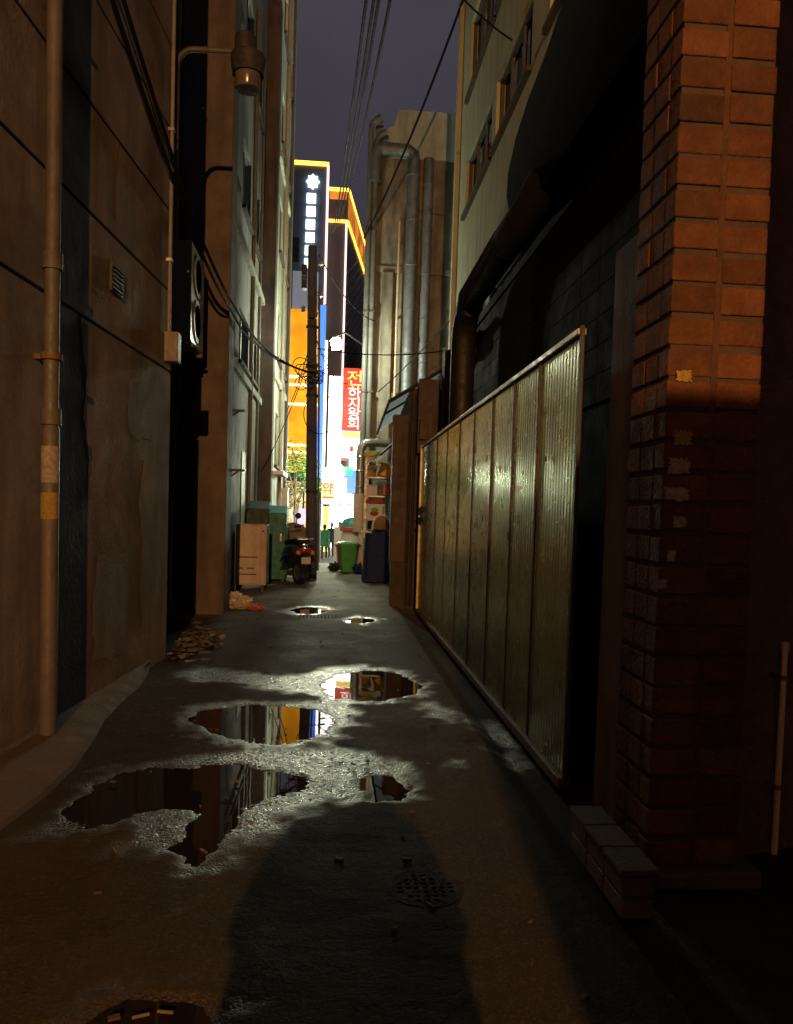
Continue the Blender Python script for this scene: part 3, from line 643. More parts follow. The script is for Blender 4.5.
# scooter, seen from behind
sc = thing('scooter', 'dark navy motor scooter parked with its tail to the camera by the utility pole', 'scooter', (-0.60, 15.6, 0), rot=0.42, local=True); sc.scale = (1.13, 1.13, 1.10)
def wheel(y, r, wd):
    t = B().lathe([(r*0.62, -wd*0.4), (r*0.9, -wd*0.5), (r, -wd*0.3), (r, wd*0.3), (r*0.9, wd*0.5), (r*0.62, wd*0.4)], (0, y, r), 24, 'x').build('wheel', M['rubber'], sc, smooth=True)
    B().lathe([(0.03, -wd*0.55), (r*0.3, -wd*0.45), (r*0.63, -wd*0.42), (r*0.63, wd*0.42), (r*0.3, wd*0.45), (0.03, wd*0.55)], (0, y, r), 16, 'x').build('rim', M['steel'], t, smooth=True)
wheel(0.15, 0.23, 0.11); wheel(1.35, 0.23, 0.10)
def ring(y, hw, z0, z1, n=14, e=0.7):
    zc_, hz = (z0+z1)/2, (z1-z0)/2; o = []
    for j in range(n):
        a = 2*PI*j/n; c, s = math.cos(a), math.sin(a)
        o.append(Vector((hw*math.copysign(abs(c)**e, c), y, zc_+hz*math.copysign(abs(s)**e, s))))
    return o
B().loft([ring(-0.16, 0.06, 0.60, 0.70), ring(-0.10, 0.14, 0.52, 0.76), ring(0.10, 0.20, 0.40, 0.78), ring(0.40, 0.21, 0.28, 0.76), ring(0.62, 0.17, 0.22, 0.68), ring(0.70, 0.12, 0.22, 0.50)]).build('body', M['scoot'], sc, smooth=True)
B().loft([ring(-0.06, 0.11, 0.77, 0.84), ring(0.10, 0.15, 0.77, 0.87), ring(0.35, 0.15, 0.76, 0.84), ring(0.62, 0.12, 0.70, 0.80), ring(0.70, 0.06, 0.70, 0.76)]).build('seat', M['seat'], sc, smooth=True)
bx(-0.17, 0.62, 0.22, 0.17, 1.12, 0.30).build('floorboard', M['scoot'], sc, bevel=0.03)
B().loft([ring(1.05, 0.19, 0.26, 0.55), ring(1.12, 0.23, 0.3, 0.75), ring(1.16, 0.20, 0.6, 0.98), ring(1.14, 0.12, 0.85, 1.04)]).build('front_shield', M['scoot'], sc, smooth=True)
B().tube([(0, 1.34, 0.24), (0, 1.17, 0.75), (0, 1.08, 1.02)], 0.035, 8).build('fork', M['steel'], sc, smooth=True)
B().loft([[Vector((x, 1.35+0.27*math.cos(a), 0.23+0.27*math.sin(a))) for x in (-0.07, 0.07)] for a in np.linspace(0.5, 2.6, 9)], closed=False).build('front_mudguard', M['scoot'], sc)
B().loft([[Vector((x, 0.15+0.27*math.cos(a), 0.23+0.27*math.sin(a))) for x in (-0.08, 0.08)] for a in np.linspace(1.6, 3.5, 9)], closed=False).build('rear_mudguard', M['scoot'], sc)
B().tube([(-0.34, 1.02, 1.05), (-0.15, 1.06, 1.02), (0.15, 1.06, 1.02), (0.34, 1.02, 1.05)], 0.018, 8).build('handlebar', M['chrome'], sc, smooth=True)
for s in (-1, 1):
    g = B().tube([(0.24*s, 1.04, 1.035), (0.36*s, 1.015, 1.053)], 0.024, 8).build('grip', M['rubber'], sc)
    mi = B().tube([(0.25*s, 1.04, 1.03), (0.29*s, 1.02, 1.22)], 0.008, 6).build('mirror', M['dark_metal'], sc)
    B().lathe([(0.01, -0.015), (0.06, -0.012), (0.06, 0.012), (0.01, 0.015)], (0.30*s, 1.02, 1.25), 14, 'y').build('mirror_glass', M['chrome'], mi, smooth=True)
    B().tube([(0.215*s, 0.02, 0.58), (0.225*s, 0.35, 0.52), (0.19*s, 0.62, 0.40)], 0.014, 6).build('trim', M['chrome'], sc)
    B().lathe([(0.005, -0.03), (0.035, -0.02), (0.04, 0.02)], (0.13*s, -0.13, 0.60), 10, 'y').build('indicator', M['orange'], sc, smooth=True)
B().loft([ring(-0.195, 0.05, 0.615, 0.665), ring(-0.165, 0.10, 0.60, 0.69), ring(-0.12, 0.12, 0.60, 0.70)]).build('tail_light', M['red_lens'], sc, smooth=True)
B().tube([(-0.13, 0.2, 0.83), (-0.13, -0.14, 0.84), (0, -0.20, 0.84), (0.13, -0.14, 0.84), (0.13, 0.2, 0.83)], 0.014, 8).build('grab_rail', M['chrome'], sc, smooth=True)
bx(-0.085, -0.17, 0.40, 0.085, -0.16, 0.52).build('number_plate', M['white'], sc, bevel=0.004)
B().tube([(0.13, 0.65, 0.25), (0.17, 0.3, 0.22), (0.18, -0.1, 0.28)], [0.02, 0.04, 0.05], 10).build('exhaust', M['dark_metal'], sc, smooth=True)
B().tube([(-0.08, 0.55, 0.24), (-0.18, 0.50, 0.02)], 0.012, 6).build('kickstand', M['steel'], sc)
B().lathe([(0.02, 0.05), (0.09, 0.02), (0.09, -0.03)], (0, 1.21, 0.9), 14, 'y').build('headlight', M['clear_lens'], sc, smooth=True)

# trash bag and litter
def crumple(c, r, sx, sz, seed, amp=0.25):
    bm = bmesh.new(); bmesh.ops.create_icosphere(bm, subdivisions=4, radius=1)
    for v in bm.verts:
        p = v.co.copy(); q = p*2.1+Vector((seed*7.3, seed*3.1, 0))
        k = 1+amp*(abs(mnoise.noise(q))*1.6-0.4)+amp*0.45*abs(mnoise.noise(q*3.1))
        v.co = Vector((p.x*r*sx*k, p.y*r*k, max(-0.0, (p.z*0.9+0.75)*r*sz*k)))
    mb = MB(); mb.add([v.co+Vector(c) for v in bm.verts], [[v.index for v in f.verts] for f in bm.faces]); bm.free(); return mb
tr = thing('trash_bag', 'crumpled dirty white rubbish bag slumped at the foot of the brown pilaster', 'rubbish bag', (-1.36, 11.75, 0))
crumple((-1.36, 11.75, 0), 0.16, 1.15, 0.75, 3, 0.36).build('bag', M['bag'], tr, smooth=True)
crumple((-1.42, 11.70, 0.14), 0.075, 1.2, 0.9, 5, 0.45).build('knot', M['bag'], tr, smooth=True)
tr2 = thing('trash_bag', 'small reddish torn rubbish bag beside the white bag', 'rubbish bag', (-1.12, 11.6, 0))
crumple((-1.12, 11.6, 0), 0.09, 1.4, 0.5, 9, 0.4).build('bag', M['redbox'], tr2, smooth=True)
lit = MB()
for i in range(230):
    a = random.random(); x = -1.56+abs(random.gauss(0, 0.16)); y = 8.6+random.gauss(0, 0.42); s = random.uniform(0.015, 0.07)
    hh = max(0.01, 0.16-abs(x+1.56)*0.45)*random.random()+0.015
    T = Matrix.Translation((x, y, hh)) @ Matrix.Rotation(random.uniform(0, 6), 4, 'Z') @ Matrix.Rotation(random.uniform(-0.6, 0.6), 4, 'X')
    lit.cur = random.choice((0, 0, 1, 2)); lit.add([T @ Vector(p) for p in ((-s, -s*0.6, 0), (s, -s*0.5, 0.01), (s*0.8, s*0.6, 0), (-s*0.7, s*0.5, 0.012))], [(0, 1, 2, 3)])
o = lit.build('litter', [M['dead_leaf'], M['paper'], M['bark']]); o['kind'] = 'stuff'; o['label'] = 'heap of torn paper and dead leaves at the wall foot'
lit = MB()
for i in range(120):
    y = random.uniform(2.2, 15); x = random.uniform(-1.3, 1.0); s = random.uniform(0.006, 0.022)
    T = Matrix.Translation((x, y, 0.014)) @ Matrix.Rotation(random.uniform(0, 6), 4, 'Z')
    lit.cur = random.choice((1, 1, 1, 1, 2)); lit.box(-s, -s*0.5, -0.004, s*0.7, s*0.4, min(0.004, s*0.2), T)
o = lit.build('debris', [M['card'], M['mortar'], M['dead_leaf']]); o['kind'] = 'stuff'; o['label'] = 'small scattered grit and scraps on the asphalt'
GRP = 'cigarette butts on the wet asphalt'
for px, py in ((250, 822), (300-30, 800+4), (115, 850), (204, 851), (140, 1016), (166, 1012), (430, 905)):
    p = at(px, py, z=0.012); T = Matrix.Translation(p) @ Matrix.Rotation(random.uniform(0, 3), 4, 'Z')
    mb = MB(); mb.tube([T @ Vector((-0.022, 0, 0)), T @ Vector((0.012, 0, 0))], 0.005, 8).tube([T @ Vector((0.012, 0, 0)), T @ Vector((0.026, 0, 0))], 0.0048, 8)
    tag(mb.build('cigarette_butt', M['dead_leaf'], loc=p), 'brown cigarette butt lying on the wet asphalt', 'cigarette butt', GRP)
mh = at(425, 890, z=0)
t = thing('manhole_cover', 'round iron manhole cover in the shadow at the bottom of the photo', 'manhole cover', (mh[0], mh[1], 0))
B().lathe([(0.13, -0.02), (0.155, -0.02), (0.155, 0.010), (0.135, 0.010)], (mh[0], mh[1], 0), 32).build('ring', M['iron'], t)
m = B().lathe([(0.128, -0.02), (0.128, 0.006)], (mh[0], mh[1], 0), 32)
for i in range(-3, 4):
    for j in range(-3, 4):
        if i*i+j*j < 11: m.box(mh[0]+i*0.034-0.009, mh[1]+j*0.034-0.009, 0.006, mh[0]+i*0.034+0.009, mh[1]+j*0.034+0.009, 0.010)
m.build('lid', M['iron'], t)
dr = at(318, 617, z=0)
t = thing('drain_grate', 'narrow iron drain grate between the two far small puddles', 'drain grate', (dr[0], dr[1], 0))
bx(dr[0]-0.26, dr[1]-0.14, -0.02, dr[0]+0.26, dr[1]+0.14, 0.006).build('pit', M['black_wall'], t)
m = B()
for i in range(11): m.box(dr[0]-0.25+i*0.05-0.012, dr[1]-0.13, 0.0, dr[0]-0.25+i*0.05+0.012, dr[1]+0.13, 0.016)
m.build('bars', M['iron'], t)

# ------------------------------------------------------------------ utility pole with its fittings
PX, PY = -0.455, 16.95
up = thing('utility_pole', 'dark grey utility pole hung with cables near the end of the alley', 'utility pole', (PX, PY, 0))
LN = lambda z: PX-0.021*z
B().tube([(PX, PY, -0.1), (LN(4), PY, 4), (LN(7.1), PY, 7.1)], [0.125, 0.112, 0.095], 16).build('pole', M['pole'], up, smooth=True)
for z in (1.9, 3.95, 4.6, 5.4): B().lathe([(0.11, -0.03), (0.13, -0.03), (0.13, 0.03), (0.11, 0.03)], (LN(z), PY, z), 16).build('band', M['dark_metal'], up)
bx(PX-0.2, PY-0.25, 5.55, PX-0.02, PY-0.11, 5.98).build('junction_box', M['dark_metal'], up, bevel=0.015)
bx(PX-0.36, PY-0.09, 6.2, PX-0.25, PY+0.12, 6.7).build('junction_box', M['dark_metal'], up, bevel=0.015)
B().tube([(PX+0.14, PY, 0.2), (PX+0.02, PY, 6.3)], 0.022, 8).build('riser_pipe', M['cable_grey'], up)
for q in range(4): B().lathe([(0.02, 0), (0.06, 0.02), (0.035, 0.06), (0.06, 0.10), (0.02, 0.13)], (LN(6.5)+(0.17 if q % 2 else -0.17), PY-0.05, 5.7+0.33*q), 10).build('insulator', M['ac_white'], up, smooth=True)
ct = thing('cable_tangle', 'tangle of coiled grey cable tied round the utility pole', 'cable coil', (PX, PY-0.1, 4.3))
for k in range(9):
    r = random.uniform(0.14, 0.34); cx_, cz_ = PX-0.1+random.uniform(-0.12, 0.16), random.uniform(4.15, 4.6); ph = random.uniform(0, 6); ti = random.uniform(-0.7, 0.7)
    pts = [(cx_+r*math.cos(a)+0.03*math.sin(3*a+ph), PY-0.19-0.02*k*0.3+ti*r*0.15*math.sin(a), cz_+r*0.75*math.sin(a+ti)+0.03*math.cos(2*a+ph)) for a in np.linspace(ph, ph+random.uniform(4, 8), 26)]
    B().tube(pts, 0.011, 5).build('loop', M['cable_grey'] if k % 2 else M['cable'], ct, smooth=True)
pts = [(PX+0.12+0.36*math.cos(a), PY-0.17, 3.55+0.42*math.sin(a)) for a in np.linspace(2.4, 7.4, 30)]
B().tube(pts, 0.010, 5).build('loop', M['cable'], ct, smooth=True)
# floodlight on the pole
fl = thing('floodlight', 'lit white floodlight on an arm reaching out between the utility pole and the beige building', 'floodlight', (-0.05, 18.4, 5.2))
fx, fy, fz = -0.05, 18.4, 5.38
B().tube([(0.62, 19.85, 5.7), (0.15, 18.8, 5.75), (fx, fy, fz+0.17)], 0.02, 8).build('arm', M['dark_metal'], fl)
TF = Matrix.Translation((fx, fy, fz)) @ Matrix.Rotation(0.35, 4, 'Z') @ Matrix.Rotation(-0.25, 4, 'Y')
bx(-0.05, -0.05, 0.112, 0.05, 0.05, 0.17, TF).build('housing', M['dark_metal'], fl)
bx(-0.10, -0.07, -0.13, 0.10, 0.07, 0.11, TF).build('glass', M['flood'], fl)

# cables
GC = 'cables strung along the left walls'
prev = None
for k in range(5):
    dx, dz = random.uniform(-0.05, 0.07), random.uniform(-0.16, 0.12)
    a = [(-2.05+dx, -1, 6.6+dz), (-1.60+dx, 5.2, 5.25+dz*0.9), (-1.49+dx*0.6, 7.75, 4.45+dz*0.8), (-1.40+dx, 10.7, 4.2+dz*0.7), (-1.33+dx, 13.6, 4.34+dz*0.6), (-1.2+dx, 16.0, 4.55+dz*0.5), (PX+0.02*k, PY-0.15, 4.42+dz*0.3)]
    pts = []
    for i in range(len(a)-1): pts += sag(a[i], a[i+1], random.uniform(0.02, 0.10), 8)[:-1]
    pts.append(Vector(a[-1]))
    cable(pts, random.choice((0.010, 0.013, 0.018)), 'black cable in the sagging bundle along the left wall tops', GC, M['cable'] if k != 3 else M['cable_grey'])
GP = 'power lines overhead'
for (x0, x1, tpx, tpy, zz) in ((365, 0, 334, 228, 0), (373, 0, 336, 226, 0), (378, 0, 339, 222, 0), (390, 0, 342, 214, 0)):
    p = at(x0+3, -14, y=7.0); q = at(tpx-1, tpy+4, y=26)
    cable(sag(p, q, 0.25), 0.015, 'thin black power line running from overhead to the far towers', GP)
GS = 'separate thin cables crossing between the buildings'
D1 = at(463, 0, x=2.15)
cable(sag(D1, at(364, 238, y=19.6), 0.25), 0.026, 'thick black cable slanting from the cream building down past the duct', GS)
cable(sag((PX, PY-0.1, 4.95), at(449, 350, x=2.15), 0.12), 0.012, 'thin level wire from the utility pole to the cream building', GS)
cable(sag(at(378, 392, y=19.5), at(452, 318, x=2.15), 0.05), 0.012, 'thin wire rising past the ducts to the cream building', GS)
cable(sag(at(262, 470, x=-1.7), (PX, PY-0.1, 5.2), 0.2), 0.010, 'thin wire rising from behind the teal bin to the pole', GS)
cable(sag((PX, PY-0.1, 6.9), (0.9, 19.85, 6.3), 0.25), 0.012, 'wire from the pole top to the beige building', GS)
cable(sag((PX, PY-0.1, 5.7), (-1.42, 22, 4.2), 0.3), 0.012, 'slack wire from the pole to the pale green building', GS)
cable(sag((PX, PY-0.1, 5.1), (0.3, 24, 5.4), 0.3), 0.012, 'slack wire from the pole to the red sign', GS)
cable(sag(at(446, -20, y=9), at(512, 40, x=2.15), 0.05), 0.012, 'thin wire at the top of the cream building', GS)

# ------------------------------------------------------------------ right side: cream building, dark building, beige building
db = thing('cream_building', 'tall cream painted building with window bands above the metal fence', 'building', (2.4, 10, 0))
wins = []
for z0, z1 in ((4.4, 5.3), (6.85, 7.8), (8.9, 10.2), (11.6, 12.9)):
    wins += [(6.0, 8.6, z0, z1), (9.4, 11.5, z0, z1), (11.8, 14.1, z0, z1)]
wall('x', 2.2, 2.5, 4.6, 15.2, -0.1, 15, wins).build('wall', M['yellow'], db)
bx(2.5, 4.6, -0.1, 8, 15.2, 15).build('core', M['yellow'], db)
for (a, b_, c, d) in wins: window(db, 'x', 2.2, 1, a, b_, c, d, 3, M['frame_dark'])
bx(2.12, 14.95, 3.5, 2.2, 15.15, 15).build('corner_strip', M['yellow'], db, bevel=0.01)
dk = thing('dark_building', 'low sooty dark building behind the metal fence and brick pillar', 'building', (2.0, 8, 0))
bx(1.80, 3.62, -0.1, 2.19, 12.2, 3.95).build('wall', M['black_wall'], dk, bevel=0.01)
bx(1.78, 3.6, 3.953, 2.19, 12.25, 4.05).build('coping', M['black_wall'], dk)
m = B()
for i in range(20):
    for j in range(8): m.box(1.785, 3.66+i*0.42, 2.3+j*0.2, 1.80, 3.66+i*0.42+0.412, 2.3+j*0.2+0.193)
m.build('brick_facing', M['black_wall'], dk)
# black rounded canvas awning
aw = thing('canvas_awning', 'huge black rounded canvas awning bulging out above the metal fence', 'awning', (2.0, 5.3, 4.0))
prof = [(2.19, 7.2), (2.12, 6.5), (2.00, 5.95), (1.86, 5.5), (1.72, 5.1), (1.62, 4.75), (1.565, 4.45), (1.56, 4.25), (1.59, 4.10), (1.66, 3.98), (2.19, 3.98)]
prof = [(a-(0.10 if a < 2.15 else 0), b_+0.10) for a, b_ in prof]
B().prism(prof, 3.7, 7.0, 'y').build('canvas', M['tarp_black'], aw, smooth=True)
for y in (): B().tube([(a-0.012, y, b_) for a, b_ in prof[:-1]], 0.016, 6).build('rib', M['dark_metal'], aw)
# big dark duct over the fence
du = thing('duct', 'thick blackened ventilation duct running above the fence and turning down', 'duct', (1.50, 8, 3.9))
pts = [(1.74, 5.6, 4.5), (1.64, 6.1, 4.25), (1.55, 6.6, 4.05), (1.50, 7.1, 3.98), (1.50, 9.0, 3.98)]+[(1.50, 9.0+0.42*math.sin(a), 3.50+0.42*math.cos(a)) for a in np.linspace(0.2, PI/2, 8)]+[(1.50, 9.42, 2.0)]
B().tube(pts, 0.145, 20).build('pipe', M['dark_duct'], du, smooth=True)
m = B()
for y in np.arange(7.1, 9.0, 0.055): m.lathe([(0.144, -0.014), (0.151, 0), (0.144, 0.014)], (1.50, y, 3.98), 20, 'y', cap=False)
m.build('spiral_rib', M['dark_duct'], du, smooth=True)
du2 = thing('vent_box', 'slatted metal vent on the cream wall above the dark duct', 'vent', (2.1, 9.2, 4.6))
bx(2.0, 8.6, 4.35, 2.19, 9.9, 4.85).build('housing', M['dark_duct'], du2, bevel=0.01)
m = B()
for i in range(16): m.box(1.955, 8.65+i*0.078, 4.37, 1.995, 8.65+i*0.078+0.03, 4.83)
m.build('slats', M['rail'], du2)
du3 = thing('vent_fan', 'small dark fan housing bracketed beside the bend of the thick duct', 'fan', (1.75, 10.2, 3.6))
B().lathe([(0.10, -0.2), (0.17, -0.15), (0.17, 0.1), (0.12, 0.2)], (1.72, 10.3, 3.72), 18, 'y').build('housing', M['dark_duct'], du3, smooth=True)
B().tube([(1.80, 10.3, 3.4), (1.70, 10.3, 3.60)], 0.02, 6).build('bracket', M['rust'], du3)
B().tube([(1.5, 10.15, 3.95), (1.72, 10.2, 3.72)], 0.06, 10).build('spout', M['dark_duct'], du3)

# sheet metal fence
FX, FY0, FY1, FZ = 1.29, 4.12, 11.62, 2.50
fe = thing('metal_fence', 'long pale corrugated sheet metal fence along the right side', 'fence', (FX, 7.9, 0))
edges = [4.14, 4.92, 5.62, 6.40, 7.25, 8.1, 9.0, 9.9, 10.75, 11.60]
for i in range(len(edges)-1):
    a, b_ = edges[i]+0.010, edges[i+1]-0.010; n = max(8, int((b_-a)/0.058)); tilt = 0.0; skew = (0.004, -0.003, 0.002, -0.004, 0.003, -0.002, 0.004, -0.003, 0.002)[i]
    pr = []
    for k in range(n):
        t0 = a+(b_-a)*k/n; dt = (b_-a)/n
        pr += [(FX+tilt, t0), (FX+tilt, t0+dt*0.55), (FX+0.012+tilt, t0+dt*0.68), (FX+0.012+tilt, t0+dt*0.87)]
    pr.append((FX+tilt, b_)); pr = [(x+skew*(y-(a+b_)/2), y) for x, y in pr]
    rows = []
    for z in np.linspace(0.07, FZ-0.035, 9):
        rows.append([Vector((x+0.0020*mnoise.noise(Vector((y*1.7, z*0.9, i)))+0.0008*mnoise.noise(Vector((y*4, z*3, i+9))), y, z)) for x, y in pr])
    p = MB().loft(rows, closed=False)
    back = [[v+Vector((0.012, 0, 0)) for v in r] for r in rows]
    p.loft(back, closed=False); p.loft([rows[0], back[0]], closed=False); p.loft([rows[-1], back[-1]], closed=False)
    p.loft([[r[0] for r in rows], [r[0] for r in back]], closed=False); p.loft([[r[-1] for r in rows], [r[-1] for r in back]], closed=False)
    o = p.build('panel', M['fence'], fe)
    if i: bx(FX-0.0085, edges[i]-0.009, 0.08, FX+0.004, edges[i]+0.009, FZ-0.022).build('seam', M['scratch'], fe)
bx(FX-0.020, FY0, FZ-0.02, FX+0.03, FY1, FZ+0.015).build('top_rail', M['rail'], fe, bevel=0.006)
bx(FX-0.03, FY0, 0.015, FX+0.035, FY1, 0.075).build('bottom_rail', M['rust'], fe, bevel=0.006)
bx(FX-0.010, FY0-0.03, 0, FX+0.014, FY0-0.001, FZ+0.025).build('end_post', M['dark_metal'], fe, bevel=0.006)
bx(FX-0.028, FY1+0.001, 0, FX+0.045, FY1+0.05, FZ+0.025).build('end_post', M['rail'], fe, bevel=0.006)
for y in (5.62, 7.25, 9.0, 10.75): bx(FX+0.03, y-0.03, 0, FX+0.09, y+0.03, FZ).build('back_post', M['rust'], fe)
for z in (1.42, 1.56): B().lathe([(0.045, 0.0), (0.05, -0.02), (0.03, -0.045), (0.012, -0.06)], (FX-0.004, 11.32, z), 12, 'x').build('lock', M['dark_metal'], fe, smooth=True)
for i in range(26):    # scrapes and dents
    y, z = random.uniform(4.4, 11), random.uniform(1.2, 2.25); L_ = random.uniform(0.015, 0.07)
    if i < 12: y = random.uniform(4.6, 8.5)
    bx(FX-0.0125, y-0.012*random.random()-0.004, z-L_/2, FX-0.0075, y+0.008, z+L_/2).build('scrape', M['scratch'] if i not in (3, 7) else M['red_paint'], fe)
# dark stub wall between fence and pillar
sw = tag(bx(1.44, 3.52, -0.1, 1.79, 4.07, 2.9).build('stub_wall', M['recess'], bevel=0.01, loc=(1.6, 3.8, 0)), 'short dark rendered wall between the metal fence and the brick pillar', 'wall')

# brick pillar, stack bond with deep joints
bp_ = thing('brick_pillar', 'orange brick pillar with deep joints at the right of the photo', 'pillar', (1.5, 3.3, 0))
X0, Y0 = 1.335, 3.10
core = B().box(X0+0.010, Y0+0.010, 0.0, X0+0.395, Y0+0.40, 4.4); core.build('mortar', M['mortar'], bp_)
bx(X0+0.185, Y0+0.004, 0.03, X0+0.212, Y0+0.0095, 4.3).build('pointing', M['pointing'], bp_)
br = MB(); cz = 0.127
for j in range(34):
    z = 0.06+j*cz; h = 0.106
    for i in range(2):
        x = X0+i*0.205; dx, dy = random.uniform(-0.007, 0.004), random.uniform(-0.004, 0.004); tl = random.uniform(-0.005, 0.005)
        br.box(x+(0 if i == 0 else 0.004), Y0+dy, z+tl, x+0.192+dx, Y0+0.10, z+h+tl+random.uniform(-0.006, 0.004))
    for i in range(2):
        y = Y0+0.104+i*0.145; dx = random.uniform(-0.004, 0.003)
        br.box(X0+dx, y, z, X0+0.09, y+0.137+random.uniform(-0.004, 0.004), z+h+random.uniform(-0.005, 0.004))
    br.box(X0+0.32, Y0+0.104, z, X0+0.41, Y0+0.39, z+h)
bo = br.build('bricks', M['brick'], bp_, bevel=0.006)
ca = bo.data.attributes.new('tint', 'FLOAT', 'FACE'); ca.data.foreach_set('value', np.repeat(rng.random(len(bo.data.polygons)//6), 6).astype(np.float32))
_nt = M['brick'].node_tree; _b = _nt.nodes['Principled BSDF']; _src = _b.inputs['Base Color'].links[0].from_socket
_a = _nt.nodes.new('ShaderNodeAttribute'); _a.attribute_name = 'tint'; _mr = _nt.nodes.new('ShaderNodeMapRange'); _mr.inputs['To Min'].default_value = 0.55; _mr.inputs['To Max'].default_value = 1.12
_nt.links.new(_a.outputs['Fac'], _mr.inputs['Value']); _hv = _nt.nodes.new('ShaderNodeHueSaturation'); _nt.links.new(_mr.outputs['Result'], _hv.inputs['Value']); _nt.links.new(_src, _hv.inputs['Color']); _nt.links.new(_hv.outputs['Color'], _b.inputs['Base Color'])
for px, py, wd_, hg, mm in ((683, 438, 0.085, 0.065, 'paper_y'), (679, 466, 0.10, 0.075, 'paper'), (676, 494, 0.11, 0.06, 'paper'), (680, 522, 0.06, 0.05, 'paper'), (671, 556, 0.04, 0.05, 'paper'), (662, 584, 0.04, 0.04, 'paper'), (684, 376, 0.07, 0.05, 'paper_y')):
    p = at(px, py, y=Y0-0.006); poly = []
    for k in range(40):
        a = 2*PI*k/40; c, q = math.cos(a), math.sin(a); m_ = 1/max(abs(c), abs(q))
        jag = random.uniform(0.62, 1.0) if k % 3 else random.uniform(0.85, 1.05)
        poly.append((p[0]+wd_/2*c*m_*jag, p[2]+hg/2*q*m_*jag))
    B().prism(poly, Y0-0.0075, Y0-0.0055, 'y').build('paper_scrap', M[mm], bp_)
bx(X0-0.03, Y0-0.06, -0.02, X0+0.48, Y0+0.42, 0.052).build('base_slab', M['concrete'], bp_, bevel=0.01)
# low brick step beside it
bs = thing('brick_step', 'low narrow brick ledge with a tiled top at the foot of the brick pillar', 'step', (1.17, 3.1, 0))
m = B()
for j in range(2):
    for i in range(3): m.box(1.115, 2.78+i*0.215, j*0.085, 1.235, 2.78+i*0.215+0.203, j*0.085+0.073)
m.build('bricks', M['brick2'], bs, bevel=0.006)
m = B()
for i in range(3): m.box(1.10, 2.765+i*0.222+random.uniform(-0.004, 0.004), 0.171, 1.25, 2.765+i*0.222+0.214, 0.193+random.uniform(-0.003, 0.003))
m.build('tile_cap', M['mortar'], bs, bevel=0.005)
bx(1.125, 2.79, 0.0, 1.225, 3.40, 0.168).build('mortar', M['mortar'], bs)
# wall right of the pillar and its pale pipe
rw = tag(bx(X0+0.412, 3.42, -0.1, 6, 3.6, 5.2).build('brick_wall', M['brick2'], loc=(3, 3.5, 0)), 'dark brick wall set back to the right of the orange pillar', 'wall')
pp = at(778, 780, y=3.34)
t = thing('wall_pipe', 'thin cream pipe rising from the ground at the right edge', 'pipe', (pp[0], 3.34, 0))
B().tube([(pp[0], 3.34, 0.0), (pp[0], 3.34, 0.95)], 0.014, 10).build('pipe', M['pvc_white'], t, smooth=True)
B().tube([(pp[0], 3.34, 0.93), (pp[0], 3.34, 0.97)], 0.018, 10).build('cap', M['pvc_white'], t, smooth=True)
for z in (0.3, 0.8): bx(pp[0]-0.02, 3.325, z, pp[0]+0.02, 3.419, z+0.02).build('clip', M['rust'], t)

# lean-to at the end of the fence
ln = thing('shed', 'narrow maroon boarded lean-to at the far end of the metal fence', 'shed', (1.2, 12.4, 0))
bx(0.90, 12.35, 0.72, 1.14, 12.62, 3.05).build('front_post', M['maroon_wood'], ln, bevel=0.01)
bx(0.93, 12.38, -0.05, 1.16, 12.66, 0.72).build('lower_post', M['post_dark'], ln, bevel=0.01)
bx(1.16, 12.55, -0.05, 1.78, 14.6, 3.5).build('side_wall', M['post_dark'], ln)
bx(1.28, 12.30, 2.45, 1.62, 12.53, 3.62).build('upper_board', M['maroon_wood'], ln, bevel=0.01)
bx(1.63, 11.95, 0, 1.95, 12.25, 4.02).build('chimney', M['brick2'], ln, bevel=0.01)
for x in (1.19, 1.26): B().tube([(x, 12.50, 0), (x, 12.50, 3.4)], 0.022, 8).build('conduit', M['dark_metal'], ln)
bx(1.30, 12.2, 2.66, 1.44, 12.30, 2.98).build('meter_box', M['maroon_wood'], ln, bevel=0.008)
def corr(p00, p10, p11, p01, nw, amp, name, m, parent):
    """corrugated sheet between four corners, waves along the first edge"""
    p00, p10, p11, p01 = map(Vector, (p00, p10, p11, p01)); nrm = (p10-p00).cross(p01-p00).normalized(); mb = MB(); n = nw*8
    r0, r1 = [], []
    for k in range(n+1):
        u = k/n; o = nrm*amp*math.sin(u*nw*2*PI); r0.append(p00.lerp(p10, u)+o); r1.append(p01.lerp(p11, u)+o)
    mb.loft([r0, r1], closed=False); mb.loft([[v+nrm*0.006 for v in r0], [v+nrm*0.006 for v in r1]], closed=False)
    return mb.build(name, m, parent, smooth=True)
a1 = thing('awning', 'corrugated translucent awning sheet over the maroon lean-to', 'awning', (1.15, 13.4, 3.4))
corr((0.82, 12.5, 3.28), (0.76, 14.6, 3.0), (1.62, 14.6, 3.62), (1.66, 12.5, 3.82), 9, 0.022, 'sheet', M['poly'], a1)
B().tube([(0.82, 12.48, 3.26), (1.66, 12.48, 3.80)], 0.03, 8).build('front_rail', M['dark_metal'], a1)
B().tube([(0.82, 12.48, 3.24), (0.76, 14.6, 2.96)], 0.022, 8).build('edge_rail', M['dark_metal'], a1)
for y in (13.2, 13.9): B().tube([(0.80, y, 3.15), (1.64, y, 3.68)], 0.02, 6).build('purlin', M['dark_metal'], a1)
a2 = thing('awning', 'smaller bent awning sheet below and behind the larger awning', 'awning', (1.1, 15.6, 2.8))
corr((0.86, 15.2, 2.62), (0.82, 16.4, 2.55), (1.35, 16.4, 3.1), (1.4, 15.2, 3.12), 6, 0.025, 'sheet', M['poly'], a2)
B().tube([(0.86, 15.18, 2.60), (1.4, 15.18, 3.10)], 0.025, 8).build('front_rail', M['dark_metal'], a2)
